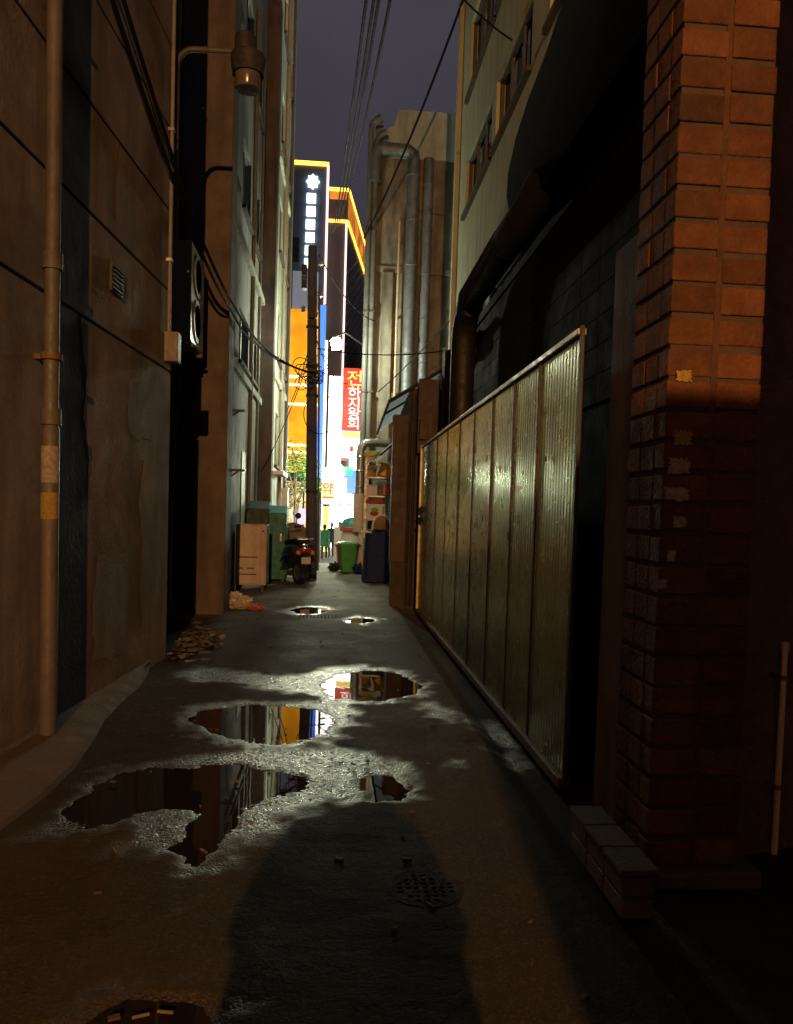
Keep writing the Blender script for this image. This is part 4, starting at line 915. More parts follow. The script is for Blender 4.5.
B().tube([(1.38, 15.2, 0), (1.38, 15.2, 3.1)], 0.025, 8).build('post', M['dark_metal'], a2)

# beige building facing down the alley
EY = 20.0
eb = thing('beige_building', 'stained beige building facing down the alley behind the tall ducts', 'building', (2, 22, 0))
wall('y', EY, EY+0.3, 0.80, 4.2, -0.3, 10.4).build('wall', M['beige'], eb)
bx(0.80, EY+0.3, -0.3, 7, 26.5, 10.4).build('core', M['beige'], eb)
bx(0.84, EY-0.05, 7.55, 4.2, EY, 7.72).build('ledge', M['beige'], eb, bevel=0.01)
bx(2.42, EY-0.05, 5.6, 4.2, EY, 5.76).build('ledge', M['beige'], eb, bevel=0.01)
bx(0.84, EY-0.06, 4.4, 4.2, EY, 4.55).build('ledge', M['beige'], eb, bevel=0.01)
bx(1.05, EY-0.12, -0.3, 1.33, EY, 7.55).build('pier', M['beige'], eb, bevel=0.01)
bx(0.64, EY-0.15, -0.3, 0.86, EY+0.2, 3.0).build('corner_pier', M['cream'], eb, bevel=0.01)
B().prism([(1.05, 10.4), (4.2, 10.4), (4.2, 11.6), (1.35, 11.6), (1.25, 11.2), (1.05, 11.1)], EY-0.04, EY+4, 'y').build('parapet', M['teal_roof'], eb, bevel=0.02)
bx(0.80, EY+0.2, 10.403, 1.0, EY+0.5, 11.3).build('chimney', M['beige'], eb)
bx(2.35, EY+1.2, 11.603, 2.47, EY+1.3, 12.2).build('vent_stub', M['white'], eb)
def duct(label, pts, r, m=M['duct'], rib=0.35):
    t = thing('duct', label, 'duct', pts[0]); B().tube(pts, r, 16).build('pipe', m, t, smooth=True)
    (x, y, z0), (_, _, z1) = pts[0], pts[1]
    for z in np.arange(min(z0, z1)+0.4, max(z0, z1), 1.1): B().lathe([(r, -0.02), (r+0.014, -0.01), (r+0.014, 0.01), (r, 0.02)], (x, y, z), 16, cap=False).build('joint', m, t, smooth=True)
    return t
duct('tall galvanised duct that bends along the top of the beige wall', [(1.76, EY-0.22, 2.9), (1.76, EY-0.22, 10.25), (1.74, EY-0.22, 10.42), (1.62, EY-0.22, 10.50), (0.95, EY-0.22, 10.52), (0.83, EY-0.22, 10.45), (0.80, EY-0.22, 10.25), (0.80, EY-0.22, 9.7)], 0.16)
duct('second straight galvanised duct on the beige wall, nearer the cream building', [(2.14, EY-0.2, 2.7), (2.14, EY-0.2, 10.35)], 0.13)
for x, zt, lb in ((0.67, 11.0, 'taller thin flue pipe with a curved cowl at the corner of the beige building'), (0.81, 10.65, 'shorter thin flue pipe with a curved cowl at the corner of the beige building')):
    t = thing('flue_pipe', lb, 'flue pipe', (x, EY-0.2, 3))
    B().tube([(x, EY-0.2, 3.0), (x, EY-0.2, zt)], 0.07, 12).build('pipe', M['cable_grey'], t, smooth=True)
    B().tube([(x, EY-0.2, zt), (x+0.04, EY-0.2, zt+0.12), (x+0.14, EY-0.22, zt+0.2), (x+0.26, EY-0.25, zt+0.25)], [0.07, 0.08, 0.10, 0.11], 12).build('cowl', M['duct'], t, smooth=True)
    for z in (4.5, 6.5, 8.5): bx(x-0.08, EY-0.28, z, x+0.08, EY-0.1, z+0.04).build('clamp', M['rust'], t)
t = thing('downpipe', 'thin white downpipe on the beige wall left of the ducts', 'pipe', (1.45, EY-0.1, 3))
B().tube([(1.45, EY-0.16, 3), (1.45, EY-0.16, 8.8)], 0.035, 10).build('pipe', M['pvc_white'], t, smooth=True)
for z in (4.2, 6.4, 8.2): bx(1.41, EY-0.16, z, 1.49, EY, z+0.03).build('clip', M['steel'], t)
t = thing('duct', 'bent grey duct at head height beside the stacked boxes', 'duct', (0.7, 19.3, 2.0))
B().tube([(0.62, 19.3, 1.9), (0.62, 19.3, 2.95), (0.64, 19.3, 3.1), (0.74, 19.3, 3.2), (0.9, 19.3, 3.22), (1.3, 19.4, 3.22)], 0.11, 16).build('pipe', M['steel'], t, smooth=True)
B().tube([(0.62, 19.3, 1.0), (0.62, 19.3, 1.95)], 0.14, 16).build('boot', M['cream'], t, smooth=True)
for z in (2.1, 2.5, 2.85): B().lathe([(0.11, -0.02), (0.125, 0), (0.11, 0.02)], (0.62, 19.3, z), 16).build('seam', M['steel'], t)

# ------------------------------------------------------------------ things along the right side
wb = thing('wheelie_bin', 'bright green wheeled bin with its lid shut', 'bin', (0.38, 18.95, 0), local=True)
def rr(hx_, hy_, z, y=0): return [Vector((sx*hx_*a, y+sy*hy_*b_, z)) for sx, sy, a, b_ in ((-1,-1,1,.85),(-1,-1,.85,1),(1,-1,.85,1),(1,-1,1,.85),(1,1,1,.85),(1,1,.85,1),(-1,1,.85,1),(-1,1,1,.85))]
B().loft([rr(0.15, 0.17, 0.04), rr(0.19, 0.22, 0.66), rr(0.205, 0.235, 0.67), rr(0.205, 0.235, 0.70)]).build('body', M['bin_green'], wb)
B().loft([rr(0.215, 0.245, 0.702), rr(0.215, 0.245, 0.725), rr(0.17, 0.19, 0.77), rr(0.06, 0.08, 0.785)]).build('lid', M['bin_green'], wb)
for s in (-1, 1): B().lathe([(0.02, -0.02), (0.08, -0.02), (0.08, 0.02), (0.02, 0.02)], (0.15*s, 0.19, 0.08), 16, 'x').build('wheel', M['rubber'], wb)
B().tube([(-0.16, 0.26, 0.70), (-0.14, 0.31, 0.72), (0.14, 0.31, 0.72), (0.16, 0.26, 0.70)], 0.014, 8).build('handle', M['bin_green'], wb)
wb2 = clone(wb, (0.36, 19.62, 0), 0.1, 'dark brown wheeled bin half hidden behind the green bin')
for ch in wb2.children:
    if ch.data.materials[0] == M['bin_green']:
        ch.data = ch.data.copy(); ch.data.materials[0] = M['bin_brown']
    ch.scale = (1.45, 1, 0.93)
t = thing('trash_bag', 'black rubbish bag at the foot of the brown wheeled bin', 'rubbish bag', (0.02, 19.5, 0))
crumple((0.03, 19.5, 0), 0.13, 1.0, 0.9, 13, 0.5).build('bag', M['rubber'], t, smooth=True)
t = thing('trash_bag', 'dark blue rubbish bag between the green bin and the navy cart', 'rubbish bag', (0.64, 18.7, 0))
crumple((0.64, 18.75, 0), 0.15, 0.9, 0.95, 17, 0.5).build('bag', M['tarp_blue'], t, smooth=True)
t = thing('drum', 'pale translucent plastic drum behind the wheeled bins', 'drum', (0.47, 20.4, 0))
B().lathe([(0.20, -0.02), (0.26, 0.03), (0.27, 0.4), (0.26, 0.93), (0.22, 0.97)], (0.47, 20.4, 0), 20).build('body', M['white'], t, smooth=True)
t = thing('basin', 'teal upturned basin with a red rim on the pale drum', 'basin', (0.47, 20.4, 0.975))
B().lathe([(0.29, 0.13), (0.28, 0.20), (0.22, 0.30), (0.12, 0.36), (0.01, 0.38)], (0.47, 20.4, 0.975), 24).build('bowl', M['tealcap'], t, smooth=True)
B().lathe([(0.24, 0.0), (0.30, 0.02), (0.31, 0.10), (0.29, 0.128)], (0.47, 20.4, 0.975), 24).build('rim', M['redbox'], t, smooth=True)
gz = float(dip(np.array(24.0)))
t = thing('signboard', 'plain white upright signboard behind the wheeled bins', 'signboard', (0.14, 24, gz))
bx(0.02, 24, gz+0.12, 0.30, 24.04, 1.02).build('board', M['white'], t, bevel=0.006)
for x in (0.05, 0.24): bx(x, 23.95, gz, x+0.03, 24.12, gz+0.12).build('foot', M['dark_metal'], t)
# tarpaulin-covered cart
tc_ = thing('covered_cart', 'market cart wrapped in a navy tarpaulin beside the maroon post', 'cart', (0.9, 16.7, 0))
m = B(); rings = []
for z, k in ((0.03, 1.10), (0.12, 1.06), (0.45, 1.0), (0.85, 0.97), (1.05, 0.93), (1.10, 0.85), (1.12, 0.4)):
    rg = []
    for j in range(40):
        a = 2*PI*j/40; c, s = math.cos(a), math.sin(a); e = 0.45
        r = 1+0.05*math.sin(9*a+1)*(1.1-z)*0.9+0.03*math.sin(17*a)*(1.1-z)
        rg.append(Vector((0.93+0.27*k*r*math.copysign(abs(c)**e, c), 16.75+0.38*k*r*math.copysign(abs(s)**e, s), z+0.02*math.sin(5*a)*(0.3 if z < 0.1 else 1))))
    rings.append(rg)
m.loft(rings).build('tarpaulin', M['tarp_blue'], tc_, smooth=True)
for x in (0.72, 1.12): B().lathe([(0.02, -0.02), (0.07, -0.02), (0.07, 0.02), (0.02, 0.02)], (x, 16.45, 0.07), 14, 'x').build('wheel', M['rubber'], tc_)
bx(0.58, 16.3, 1.06, 0.80, 16.6, 1.10).build('shelf', M['cream'], tc_, bevel=0.005)
ch_ = thing('chair', 'brown round-backed chair with a pale rim set on the navy tarpaulin', 'chair', (1.02, 16.7, 1.13))
arc = [(1.02+0.20*math.cos(a), 16.55, 1.14+0.30*math.sin(a)) for a in np.linspace(-0.15, PI+0.15, 16)]
B().tube(arc, 0.022, 8).build('back_rim', M['cream'], ch_, smooth=True)
B().prism([(1.02+0.185*math.cos(a), 1.14+0.28*math.sin(a)) for a in np.linspace(0, PI, 14)], 16.56, 16.60, 'y').build('backrest', M['wood'], ch_)
bx(0.84, 16.56, 1.125, 1.20, 16.95, 1.16).build('seat', M['wood'], ch_, bevel=0.01)
# storage rack with boxes
rk = thing('storage_rack', 'tall steel rack of stored goods against the beige building', 'rack', (1.05, 18.2, 0))
for x in (0.72, 1.28):
    for y in (18.0, 18.5): bx(x-0.02, y-0.02, 0, x+0.02, y+0.02, 2.7).build('upright', M['steel'], rk)
for z in (0.6, 1.3, 1.85, 2.28): bx(0.70, 17.98, z, 1.30, 18.52, z+0.03).build('shelf', M['steel'], rk)
def goods(name, label, cat, x0, x1, z0, z1, m, y0=18.0, y1=18.4, lid=None, rot=0):
    t = thing(name, label, cat, ((x0+x1)/2, (y0+y1)/2, z0)); T = Matrix.Translation(((x0+x1)/2, 0, z0)) @ Matrix.Rotation(rot, 4, 'Y') @ Matrix.Translation((-(x0+x1)/2, 0, -z0))
    bx(x0, y0, z0, x1, y1, z1, T).build('body', m, t, bevel=0.012)
    if lid: bx(x0-0.012, y0-0.012, z1+0.002, x1+0.012, y1+0.012, z1+0.03, T).build('lid', lid, t, bevel=0.008)
    return t
goods('tub', 'tilted orange plastic tub on the top of the rack', 'tub', 0.98, 1.28, 2.33, 2.60, M['orange'], 17.92, 18.3, M['orange'], rot=0.22)
goods('crate', 'faded red plastic box at the right of the rack', 'box', 1.10, 1.36, 1.885, 2.16, M['redbox'], 17.85, 18.3)
goods('box', 'white lidded box in the middle of the rack', 'box', 0.74, 0.98, 1.885, 2.10, M['white'], 17.95, 18.4, M['cream'])
goods('carton', 'brown carton on the rack left of the orange tub', 'carton', 0.72, 0.95, 2.315, 2.48, M['card'])
goods('carton', 'flat grey carton lying on the brown carton', 'carton', 0.70, 0.97, 2.485, 2.58, M['cable_grey'])
goods('box', 'low white box on the shelf behind the chair', 'box', 0.76, 1.2, 1.335, 1.5, M['white'])
goods('sign', 'pale lime hanging signboard above the rack', 'sign', 0.66, 1.10, 2.78, 2.90, M['lime'], 17.9, 17.95)
goods('sign', 'smaller cream nameboard under the lime signboard', 'sign', 0.72, 1.05, 2.64, 2.76, M['cream'], 17.9, 17.95)
goods('sign', 'narrow red nameboard above the food poster', 'sign', 0.72, 1.12, 1.70, 1.79, M['red_paint'], 17.86, 17.90)
t = thing('poster', 'white poster with a red and green dish on the front of the rack', 'poster', (0.93, 17.85, 1.3))
bx(0.76, 17.86, 1.32, 1.16, 17.90, 1.69).build('sheet', M['white'], t)
B().prism([(0.92+0.10*math.cos(a), 1.47+0.06*math.sin(a)) for a in np.linspace(0, 6.28, 17)[:-1]], 17.848, 17.858, 'y').build('dish', M['red_paint'], t)
B().prism([(0.93+0.09*math.cos(a), 1.56+0.045*math.sin(a)) for a in np.linspace(0, 6.28, 13)[:-1]], 17.845, 17.857, 'y').build('garnish', M['bin_green'], t)
bx(1.10, 17.85, 1.34, 1.15, 17.858, 1.66).build('border', M['tealcap'], t)

# ------------------------------------------------------------------ street end: signs
rs = thing('red_sign', 'tall glowing red sign with white and yellow lettering', 'sign', (0.58, 24.1, 3.1))
bx(0.17, 24.0, 3.95, 0.85, 24.22, 5.86).build('panel', M['sign_red'], rs, bevel=0.01)
bx(0.17, 24.0, 3.15, 0.78, 24.22, 3.945).build('lower_panel', M['sign_white'], rs, bevel=0.01)
zl = [5.52, 5.10, 4.78, 4.47, 4.16]
for i, ch in enumerate('전하지왕회'):
    text(ch, 0.50 if i == 0 else 0.39, M['sign_yellow'] if i == 0 else M['sign_letter'], rs, (0.53, 23.985, zl[i]), 0.006, width=1.15)
bx(0.20, 23.985, 3.74, 0.78, 23.998, 3.93).build('yellow_strip', M['sign_yellow'], rs)
m = B(); m.box(0.18, 23.985, 3.46, 0.77, 23.998, 3.48); m.box(0.18, 23.985, 3.28, 0.77, 23.998, 3.30); m.box(0.18, 23.985, 3.30, 0.20, 23.998, 3.46); m.box(0.43, 23.984, 3.32, 0.54, 23.998, 3.50)
m.build('red_frame', M['sign_red'], rs)
for z in (3.5, 5.5): bx(0.78, 24.05, z, 1.0, 24.1, z+0.05).build('bracket', M['dark_metal'], rs)
ws = thing('white_sign', 'blank overexposed white light box left of the red sign', 'sign', (0.05, 24.6, 3.0))
bx(-0.25, 24.5, 2.9, 0.165, 24.7, 5.68).build('panel', M['sign_white'], ws, bevel=0.01)
bx(0.165, 24.55, 5.2, 1.0, 24.62, 5.27).build('bracket', M['dark_metal'], ws)
bls = thing('blue_sign', 'tall thin blue light box behind the utility pole', 'sign', (-0.5, 34, 2))
bx(-0.82, 34, 2.9, -0.56, 34.25, 10.3).build('panel', M['sign_blue'], bls, bevel=0.02)
bx(-0.558, 34, 2.6, -0.46, 34.2, 8.8).build('white_edge', M['sign_white'], bls)
B().tube([(-0.60, 34.3, -0.8), (-0.60, 34.3, 10.4)], 0.06, 8).build('pole', M['cable_grey'], bls)
ps = thing('pharmacy_sign', 'small square cream pharmacy sign with red lettering', 'sign', (-0.3, 33.4, 1.9))
bx(-0.56, 33.3, 1.98, 0.02, 33.45, 2.72).build('panel', M['sign_cream'], ps, bevel=0.01)
text('약', 0.52, M['ink_red'], ps, (-0.29, 33.29, 2.42), 0.006)
bx(-0.48, 33.285, 2.05, -0.06, 33.297, 2.10).build('underline', M['ink_red'], ps)
bx(-0.55, 33.45, 2.4, -0.50, 34.3, 2.45).build('bracket', M['dark_metal'], ps)
gs = thing('globe_lamp', 'glaring round white lamp on a bracket at the alley end', 'lamp', (0.0, 27.2, 2.7))
B().lathe([(0.32*math.sin(a)+0.001, -0.32*math.cos(a)) for a in np.linspace(0, PI, 17)], (0.0, 27.2, 2.85), 24).build('globe', M['ball'], gs, smooth=True)
B().tube([(0.0, 27.2, 3.15), (0.0, 27.2, 3.35), (0.15, 27.1, 3.5), (0.70, 26.56, 3.5)], 0.03, 8).build('arm', M['dark_metal'], gs)
for x, z, hgt, mm, lb in ((0.62, 3.15, 0.4, 'sign_green', 'small green light box beside the globe lamp'), (1.0, 1.5, 0.8, 'shop_violet', 'small violet light box low beside the beige building'), (0.3, 3.85, 0.32, 'sign_red', 'small red light box just under the red and white sign'), (0.75, 2.3, 1.1, 'sign_blue', 'small blue light box right of the globe lamp'), (0.72, 4.2, 0.45, 'sign_cool', 'small pale light box above the globe lamp')):
    t = thing('small_sign', lb, 'sign', (x, 36, z)); bx(x-0.22, 36, z, x+0.22, 36.15, z+hgt).build('panel', M[mm], t, bevel=0.01); bx(x+0.22, 36.05, z+hgt/2-0.03, x+2.0, 36.1, z+hgt/2+0.03).build('bracket', M['dark_metal'], t)

# far buildings across the street
oz = -0.85
ob = thing('orange_building', 'dark tower with glowing orange lower facade and outlined roof edge', 'building', (-5, 50, oz))
bx(-12, 50, oz, -0.93, 66, 23.1).build('tower', M['tower'], ob)
m = B(); m.box(-12, 49.86, 22.98, -0.87, 49.99, 23.2); m.build('roof_light', M['led_yellow'], ob)
bx(-0.99, 49.84, 13.0, -0.85, 49.99, 22.97).build('corner_light', M['led_pink'], ob)
bx(-12, 49.6, 3.9, -1.05, 49.98, 14.0).build('orange_facade', M['orange_facade'], ob)
for z in (5.05, 5.5, 8.05, 9.25, 9.75): bx(-12, 49.5, z, -1.1, 49.59, z+0.13).build('light_tube', M['tube_white'], ob)
bx(-2.95, 49.8, 14.1, -1.35, 49.99, 16.4).build('lit_panel', M['grey_panel'], ob)
text('굴전', 0.75, M['ink'], ob, (-2.12, 49.57, 4.62), 0.02)
text('식당', 0.62, M['ink'], ob, (-1.95, 49.57, 3.98), 0.02)
m = B()
for x in (-11, -8.5, -6, -3.6): m.box(x, 49.93, 17, x+1.0, 49.99, 18.5)
m.build('dark_windows', M['glass'], ob)
bx(-12, 49.7, oz+0.1, -1.2, 49.98, 3.3).build('glow_front', M['shop_warm'], ob)
m = B()
for x in np.arange(-11.9, -1.2, 1.1): m.box(x, 49.6, oz, x+0.12, 49.69, 3.6)
m.box(-12, 49.4, 3.35, -1.1, 49.69, 3.85); m.build('shop_frames', M['frame_dark'], ob)
bx(-2.6, 49.45, 0.6, -1.8, 49.55, 1.6).build('violet_display', M['shop_violet'], ob)
em = B().prism([(-1.85+(0.42 if k % 2 == 0 else 0.30)*math.cos(k*PI/8), 21.95+(0.46 if k % 2 == 0 else 0.34)*math.sin(k*PI/8)) for k in range(16)], 49.80, 49.95, 'y').build('emblem', M['sign_cool'], ob)
for k in range(6):
    z = 20.95-k*0.80; m = B(); x0, x1 = (-2.20-0.01*k, -1.64-0.01*k) if k < 5 else (-2.26, -1.88)
    m.box(x0, 49.82, z-0.30, x1, 49.95, z-0.16); m.box(x0, 49.82, z+0.12, x1, 49.95, z+0.27); m.box(x0, 49.82, z-0.155, x0+0.20, 49.95, z+0.115); m.box(x1-0.20, 49.82, z-0.155, x1, 49.95, z+0.115)
    m.box((x0+x1)/2-0.05, 49.83, z-0.155, (x0+x1)/2+0.05, 49.95, z+0.115)
    m.build('sign_block', M['sign_cool'], ob)
bx(-2.30, 49.84, 14.6, -2.22, 49.95, 16.35).build('sign_block', M['sign_cool'], ob)
hb = thing('outlined_building', 'dark office building with glowing roof outlines right of the orange facade', 'building', (0.8, 51, oz))
A8 = math.radians(8); TH = Matrix.Translation((0.36, 50.3, 0)) @ Matrix.Rotation(-A8, 4, 'Z')
fp = [(-0.85, 50.3), (0.36, 50.3), (0.36+14*math.sin(A8), 50.3+14*math.cos(A8)), (-0.85, 66)]
B().prism(fp, oz, 19.75, 'z').build('lower_block', M['tower2'], hb)
fp2 = [(-0.85, 50.5), (0.34, 50.5), (0.32+14*math.sin(A8), 50.3+14*math.cos(A8)), (-0.85, 66)]
B().prism(fp2, 19.75, 21.8, 'z').build('upper_block', M['tower2'], hb)
bx(-0.84, 50.18, 19.68, 0.43, 50.29, 19.85).build('roof_light', M['led_yellow'], hb)
bx(-0.84, 50.38, 21.7, 0.41, 50.49, 21.9).build('roof_light', M['led_yellow'], hb)
bx(0.0, 0.0, 19.68, 0.10, 13.9, 19.85, TH).build('roof_light', M['led_yellow'], hb)
bx(0.0, 0.2, 21.7, 0.10, 13.9, 21.9, TH).build('roof_light', M['led_yellow'], hb)
bx(0.002, 0.3, 20.2, 0.05, 13.8, 21.65, TH).build('lit_band', M['win_orange'], hb)
bx(-0.8, 50.44, 21.2, 0.3, 50.49, 21.65).build('lit_band', M['win_orange'], hb)
bx(0.25, 50.16, 4.5, 0.37, 50.29, 19.67).build('corner_light', M['led_pink'], hb)
m = B()
for k in range(22):
    z = 6+k*0.65; T = TH @ Matrix.Translation((0.0, 7, z)) @ Matrix.Rotation(0.42, 4, 'X'); m.box(0.01, -7, -0.03, 0.05, 7, 0.03, T)
m.build('facade_louvres', M['steel'], hb)
bx(-0.84, 49.95, oz+0.05, 0.95, 50.15, 3.6).build('glow_front', M['shop_fill'], hb)
bx(0.955, 49.95, oz+0.05, 22, 50.15, 6.8).build('glow_front', M['shop_fill'], hb)  # added glow hidden behind the beige building, lights the pale wall and lane
bx(2.4, 50.3, oz, 24, 60, 14).build('side_wing', M['tower2'], hb)
bx(-0.85, 50.152, oz, 23, 50.29, 7.2).build('shop_surround', M['tower2'], hb)
m = B()
for x in (0.30, 1.4, 2.5, 3.6, 4.7): m.box(x, 49.88, oz, x+0.07, 49.94, 3.6)
m.box(-0.84, 49.86, 1.9, 6, 49.94, 2.0); m.build('shop_frames', M['frame'], hb)
bx(-0.86, 47.5, oz, -0.52, 47.8, 2.0).build('x', M['orange']) if False else None
t = thing('street_pillar', 'orange advertising pillar behind the people', 'pillar', (-0.5, 44, oz))
bx(-0.62, 44, oz, -0.30, 44.3, 1.75).build('body', M['sign_yellow'], t); bx(-0.66, 43.97, 1.753, -0.26, 44.33, 1.85).build('cap', M['dark_metal'], t)

# street trees
def tree(label, x, y, z0, h, r, n, seed):
    rn = random.Random(seed); t = thing('street_tree', label, 'tree', (x, y, z0), local=True)
    tk = B(); tk.tube([(0, 0, 0), (0.03, 0, h*0.3), (-0.03, 0.02, h*0.6), (0, 0, h*0.8)], [0.09, 0.075, 0.05, 0.02], 8)
    cl = []
    for k in range(9):
        a = k*2.4; tip = Vector((r*0.7*math.cos(a)*rn.uniform(0.5, 1), r*0.7*math.sin(a)*rn.uniform(0.5, 1), h*rn.uniform(0.5, 0.98)))
        tk.tube([(0, 0, h*rn.uniform(0.3, 0.55)), tip*0.6+Vector((0, 0, h*0.25)), tip], [0.03, 0.02, 0.008], 5); cl.append(tip)
    tk.build('trunk', M['bark'], t, smooth=True)
    cr = B()
    for k in range(n):
        c = rn.choice(cl); d = Vector((rn.gauss(0, 1), rn.gauss(0, 1), rn.gauss(0, 0.8)))*r*0.27; p = c+d; s = rn.uniform(0.05, 0.10)
        R_ = Matrix.Translation(p) @ Matrix.Rotation(rn.uniform(0, 6), 4, 'Z') @ Matrix.Rotation(rn.uniform(-1, 1), 4, 'X')
        cr.add([R_ @ Vector(q) for q in ((-s, 0, 0), (0, -s*0.5, 0.01), (s, 0, 0), (0, s*0.5, 0.01))], [(0, 1, 2, 3)])
    cr.build('crown', M['leaf'], t)
tree('small leafy green street tree beyond the pale building, left of the utility pole', -1.45, 29.5, float(dip(np.array(29.5))), 4.2, 1.1, 1500, 3)
tree('thin street tree standing farther along the street', -2.4, 36, oz, 4.0, 1.0, 900, 5)

# ------------------------------------------------------------------ people
def person(label, loc, H_, face, coat, mats, pose='stand', flare=1.0, hood=False):
    t = thing('person', label, 'person', loc, rot=face, local=True); k = H_/1.72
    J = {}
    def j(n, x, y, z, r): J[n] = (Vector((x, y, z))*k, r*k)
    j('hip', 0, 0, 0.92, 0.145); j('waist', 0, 0.0, 1.08, 0.135*flare); j('chest', 0, 0.0, 1.28, 0.155*flare); j('neckb', 0, 0, 1.43, 0.075); j('neck', 0, 0.01, 1.49, 0.052)
    j('headb', 0, 0.02, 1.54, 0.07); j('head', 0, 0.015, 1.62, 0.088); j('top', 0, 0.0, 1.68, 0.06)
    for s, q in ((-1, 'l'), (1, 'r')):
        st = 0.03 if pose == 'walk' else 0
        j('th'+q, 0.09*s, 0, 0.86, 0.105); j('kn'+q, 0.10*s, 0.02+st*s, 0.48, 0.062); j('an'+q, 0.11*s, -0.02-st*s, 0.09, 0.043); j('ft'+q, 0.12*s, 0.11-st*s, 0.04, 0.042); 
        j('sh'+q, 0.17*s, 0, 1.39, 0.075)
        if pose == 'photo': j('el'+q, 0.275*s, 0.08, 1.13, 0.062); j('wr'+q, 0.10*s, 0.30, 1.43, 0.036); j('ha'+q, 0.075*s, 0.335, 1.49, 0.030)
        else: j('el'+q, 0.24*s, -0.02, 1.12, 0.058); j('wr'+q, 0.22*s, 0.07, 0.90, 0.040); j('ha'+q, 0.21*s, 0.10, 0.81, 0.036)
    E_ = [('hip','waist'),('waist','chest'),('chest','neckb'),('neckb','neck'),('neck','headb'),('headb','head'),('head','top')]
    for q in 'lr': E_ += [('hip','th'+q),('th'+q,'kn'+q),('kn'+q,'an'+q),('an'+q,'ft'+q),('chest','sh'+q),('sh'+q,'el'+q),('el'+q,'wr'+q),('wr'+q,'ha'+q)]
    names = list(J); me = bpy.data.meshes.new('body'); me.from_pydata([J[n][0] for n in names], [(names.index(a), names.index(b_)) for a, b_ in E_], [])
    o = bpy.data.objects.new('tmp', me); COL.objects.link(o); sk = o.modifiers.new('s', 'SKIN'); sk.use_smooth_shade = True
    for i, n in enumerate(names): me.skin_vertices[0].data[i].radius = (J[n][1], J[n][1]); me.skin_vertices[0].data[i].use_root = (n == 'hip')
    ss = o.modifiers.new('u', 'SUBSURF'); ss.levels = 2
    bpy.context.view_layer.update(); bm_ = bpy.data.meshes.new_from_object(o.evaluated_get(bpy.context.evaluated_depsgraph_get())); bpy.data.objects.remove(o)
    for m_ in mats: bm_.materials.append(m_)       # coat, trousers, skin, shoes
    for p in bm_.polygons:
        c = p.center/k; side = abs(c.x) > 0.16
        handy = (Vector(p.center)-J['hal'][0]).length < 0.075*k or (Vector(p.center)-J['har'][0]).length < 0.075*k
        p.material_index = 2 if (c.z > 1.46 and abs(c.x) < 0.13 and c.y < 0.22) or handy else 3 if c.z < 0.10 else 1 if c.z < 0.84 and not side else 0
    b_ = bpy.data.objects.new('body', bm_); COL.objects.link(b_); b_.parent = t
    # coat skirt
    sk_ = B().loft([[Vector(((0.19*f)*math.cos(a), 0.145*f*math.sin(a), z))*k for a in np.linspace(0, 2*PI, 19)[:-1]] for z, f in ((0.62 if coat else 0.80, 1.16*flare), (0.9, 1.10*flare), (1.10, 0.98*flare), (1.25, 0.93*flare), (1.37, 0.80*flare), (1.44, 0.52*flare))], cap=False).build('coat', mats[0], t, smooth=True)
    hr = B(); rg = []
    for z, f in ((1.50, 0.80), (1.58, 1.02), (1.66, 1.04), (1.715, 0.75), (1.735, 0.2)):
        rg.append([Vector((0.088*f*math.cos(a), -0.014+(0.098 if math.sin(a) < 0 else 0.07 if z > 1.65 else 0.0)*f*math.sin(a), z))*k for a in np.linspace(0, 2*PI, 19)[:-1]])
    hr.loft(rg).build('hair', M['hair'], t, smooth=True)
    f = B(); f.loft([[Vector((0.012*s, 0.095+d, z))*k for s in (-1, 1)] for z, d in ((1.62, 0.0), (1.585, 0.022), (1.58, 0.0))], closed=False); f.build('nose', mats[2], t)
    return t
def gp(x, y): return (x, y, float(dip(np.array(float(y)))))
person('person in a green coat with dark trousers standing at the alley end', gp(-0.42, 37.6), 1.64, 0.2, True, [M['coat_green'], M['trousers'], M['skin'], M['shoes']], flare=1.25)
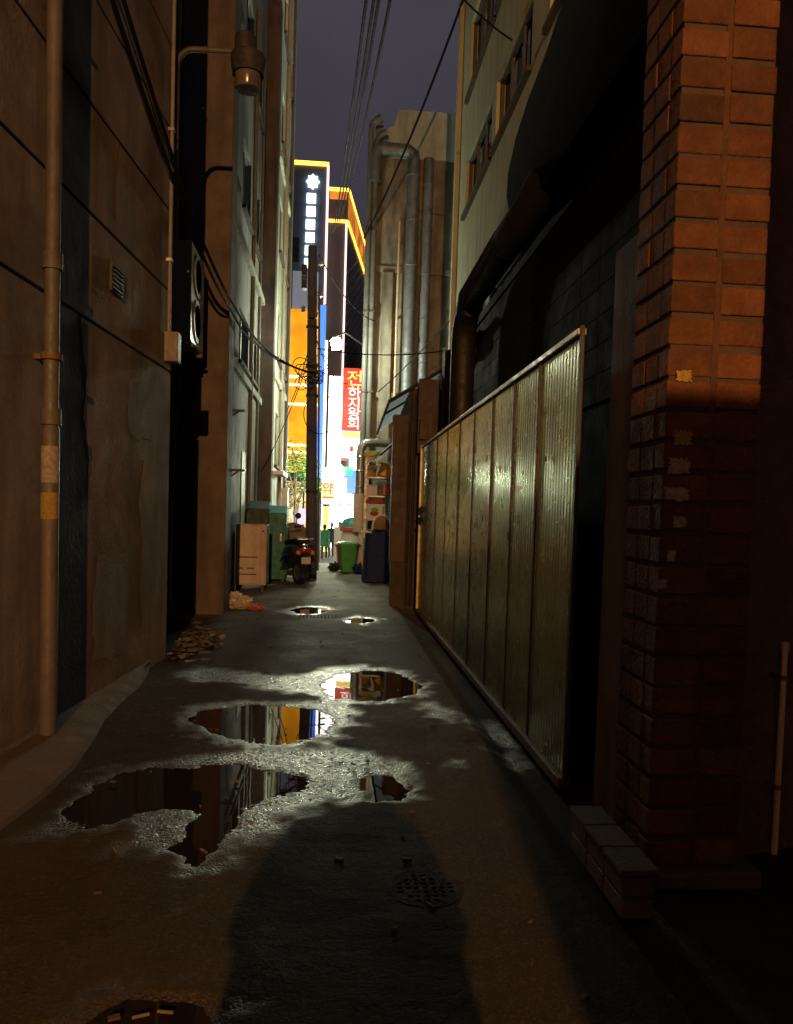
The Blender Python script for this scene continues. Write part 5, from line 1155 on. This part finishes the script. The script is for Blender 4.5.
person('person in a grey jacket partly hidden by the utility pole', gp(-0.74, 38.2), 1.66, -0.8, False, [M['coat_grey'], M['trousers'], M['skin'], M['shoes']], flare=1.1)
person('person in dark clothes right of the green coat', gp(-0.10, 38.6), 1.72, 2.6, False, [M['coat_dark'], M['trousers'], M['skin'], M['shoes']], 'walk', 1.1)
person('person in a yellow top farther away behind the white signboard', gp(0.36, 42.5), 1.72, 3.0, False, [M['coat_yellow'], M['trousers'], M['skin'], M['shoes']], 'walk', 1.05)
# the photographer, whose shadow falls on the asphalt
ph = person('person in a long dark coat holding a phone up to take the photo', (0.02, -0.37, 0), 1.76, 0.0, True, [M['coat_dark'], M['trousers'], M['skin'], M['shoes']], 'photo', 1.55)
t = thing('phone', 'dark phone held up in both hands by the person in the long coat', 'phone', (0, -0.03, 1.42))
bx(-0.038, -0.038, 1.425, 0.038, -0.030, 1.508).build('body', M['dark_metal'], t, bevel=0.004)

# ------------------------------------------------------------------ what stands behind the camera: street lamp and the corner that shades the right side
LXP, LYP, LZP = -0.20, -9.4, 4.75
sl = thing('street_lamp', 'sodium street lamp on a tall pole behind the photographer', 'street lamp', (-1.6, -9.4, 0))
B().tube([(-1.6, LYP, 0), (-1.6, LYP, 4.65), (-1.45, LYP, 5.0), (-0.9, LYP, 5.15), (LXP-0.2, LYP, 5.13)], [0.07, 0.055, 0.05, 0.045, 0.04], 10).build('pole', M['steel'], sl, smooth=True)
B().lathe([(0.06, 0.16), (0.16, 0.10), (0.20, 0.0)], (LXP, LYP, 5.05), 16).build('hood', M['steel'], sl, smooth=True)
ld = bpy.data.lights.new('sodium_light', 'POINT'); ld.energy = 7400; ld.color = (1.0, 0.45, 0.14); ld.shadow_soft_size = 0.05
lo = bpy.data.objects.new('sodium_light', ld); COL.objects.link(lo); lo.location = (LXP, LYP, LZP)
cbd = thing('corner_building', 'dark brick corner building behind the photographer on the right', 'building', (2, -3.5, 0))
bx(0.34, -3.4, -0.1, 0.80, -3.0, 3.36).build('pillar', M['brick2'], cbd); bx(0.80, -3.6, -0.1, 6, -3.0, 7.5).build('wall', M['brick2'], cbd)
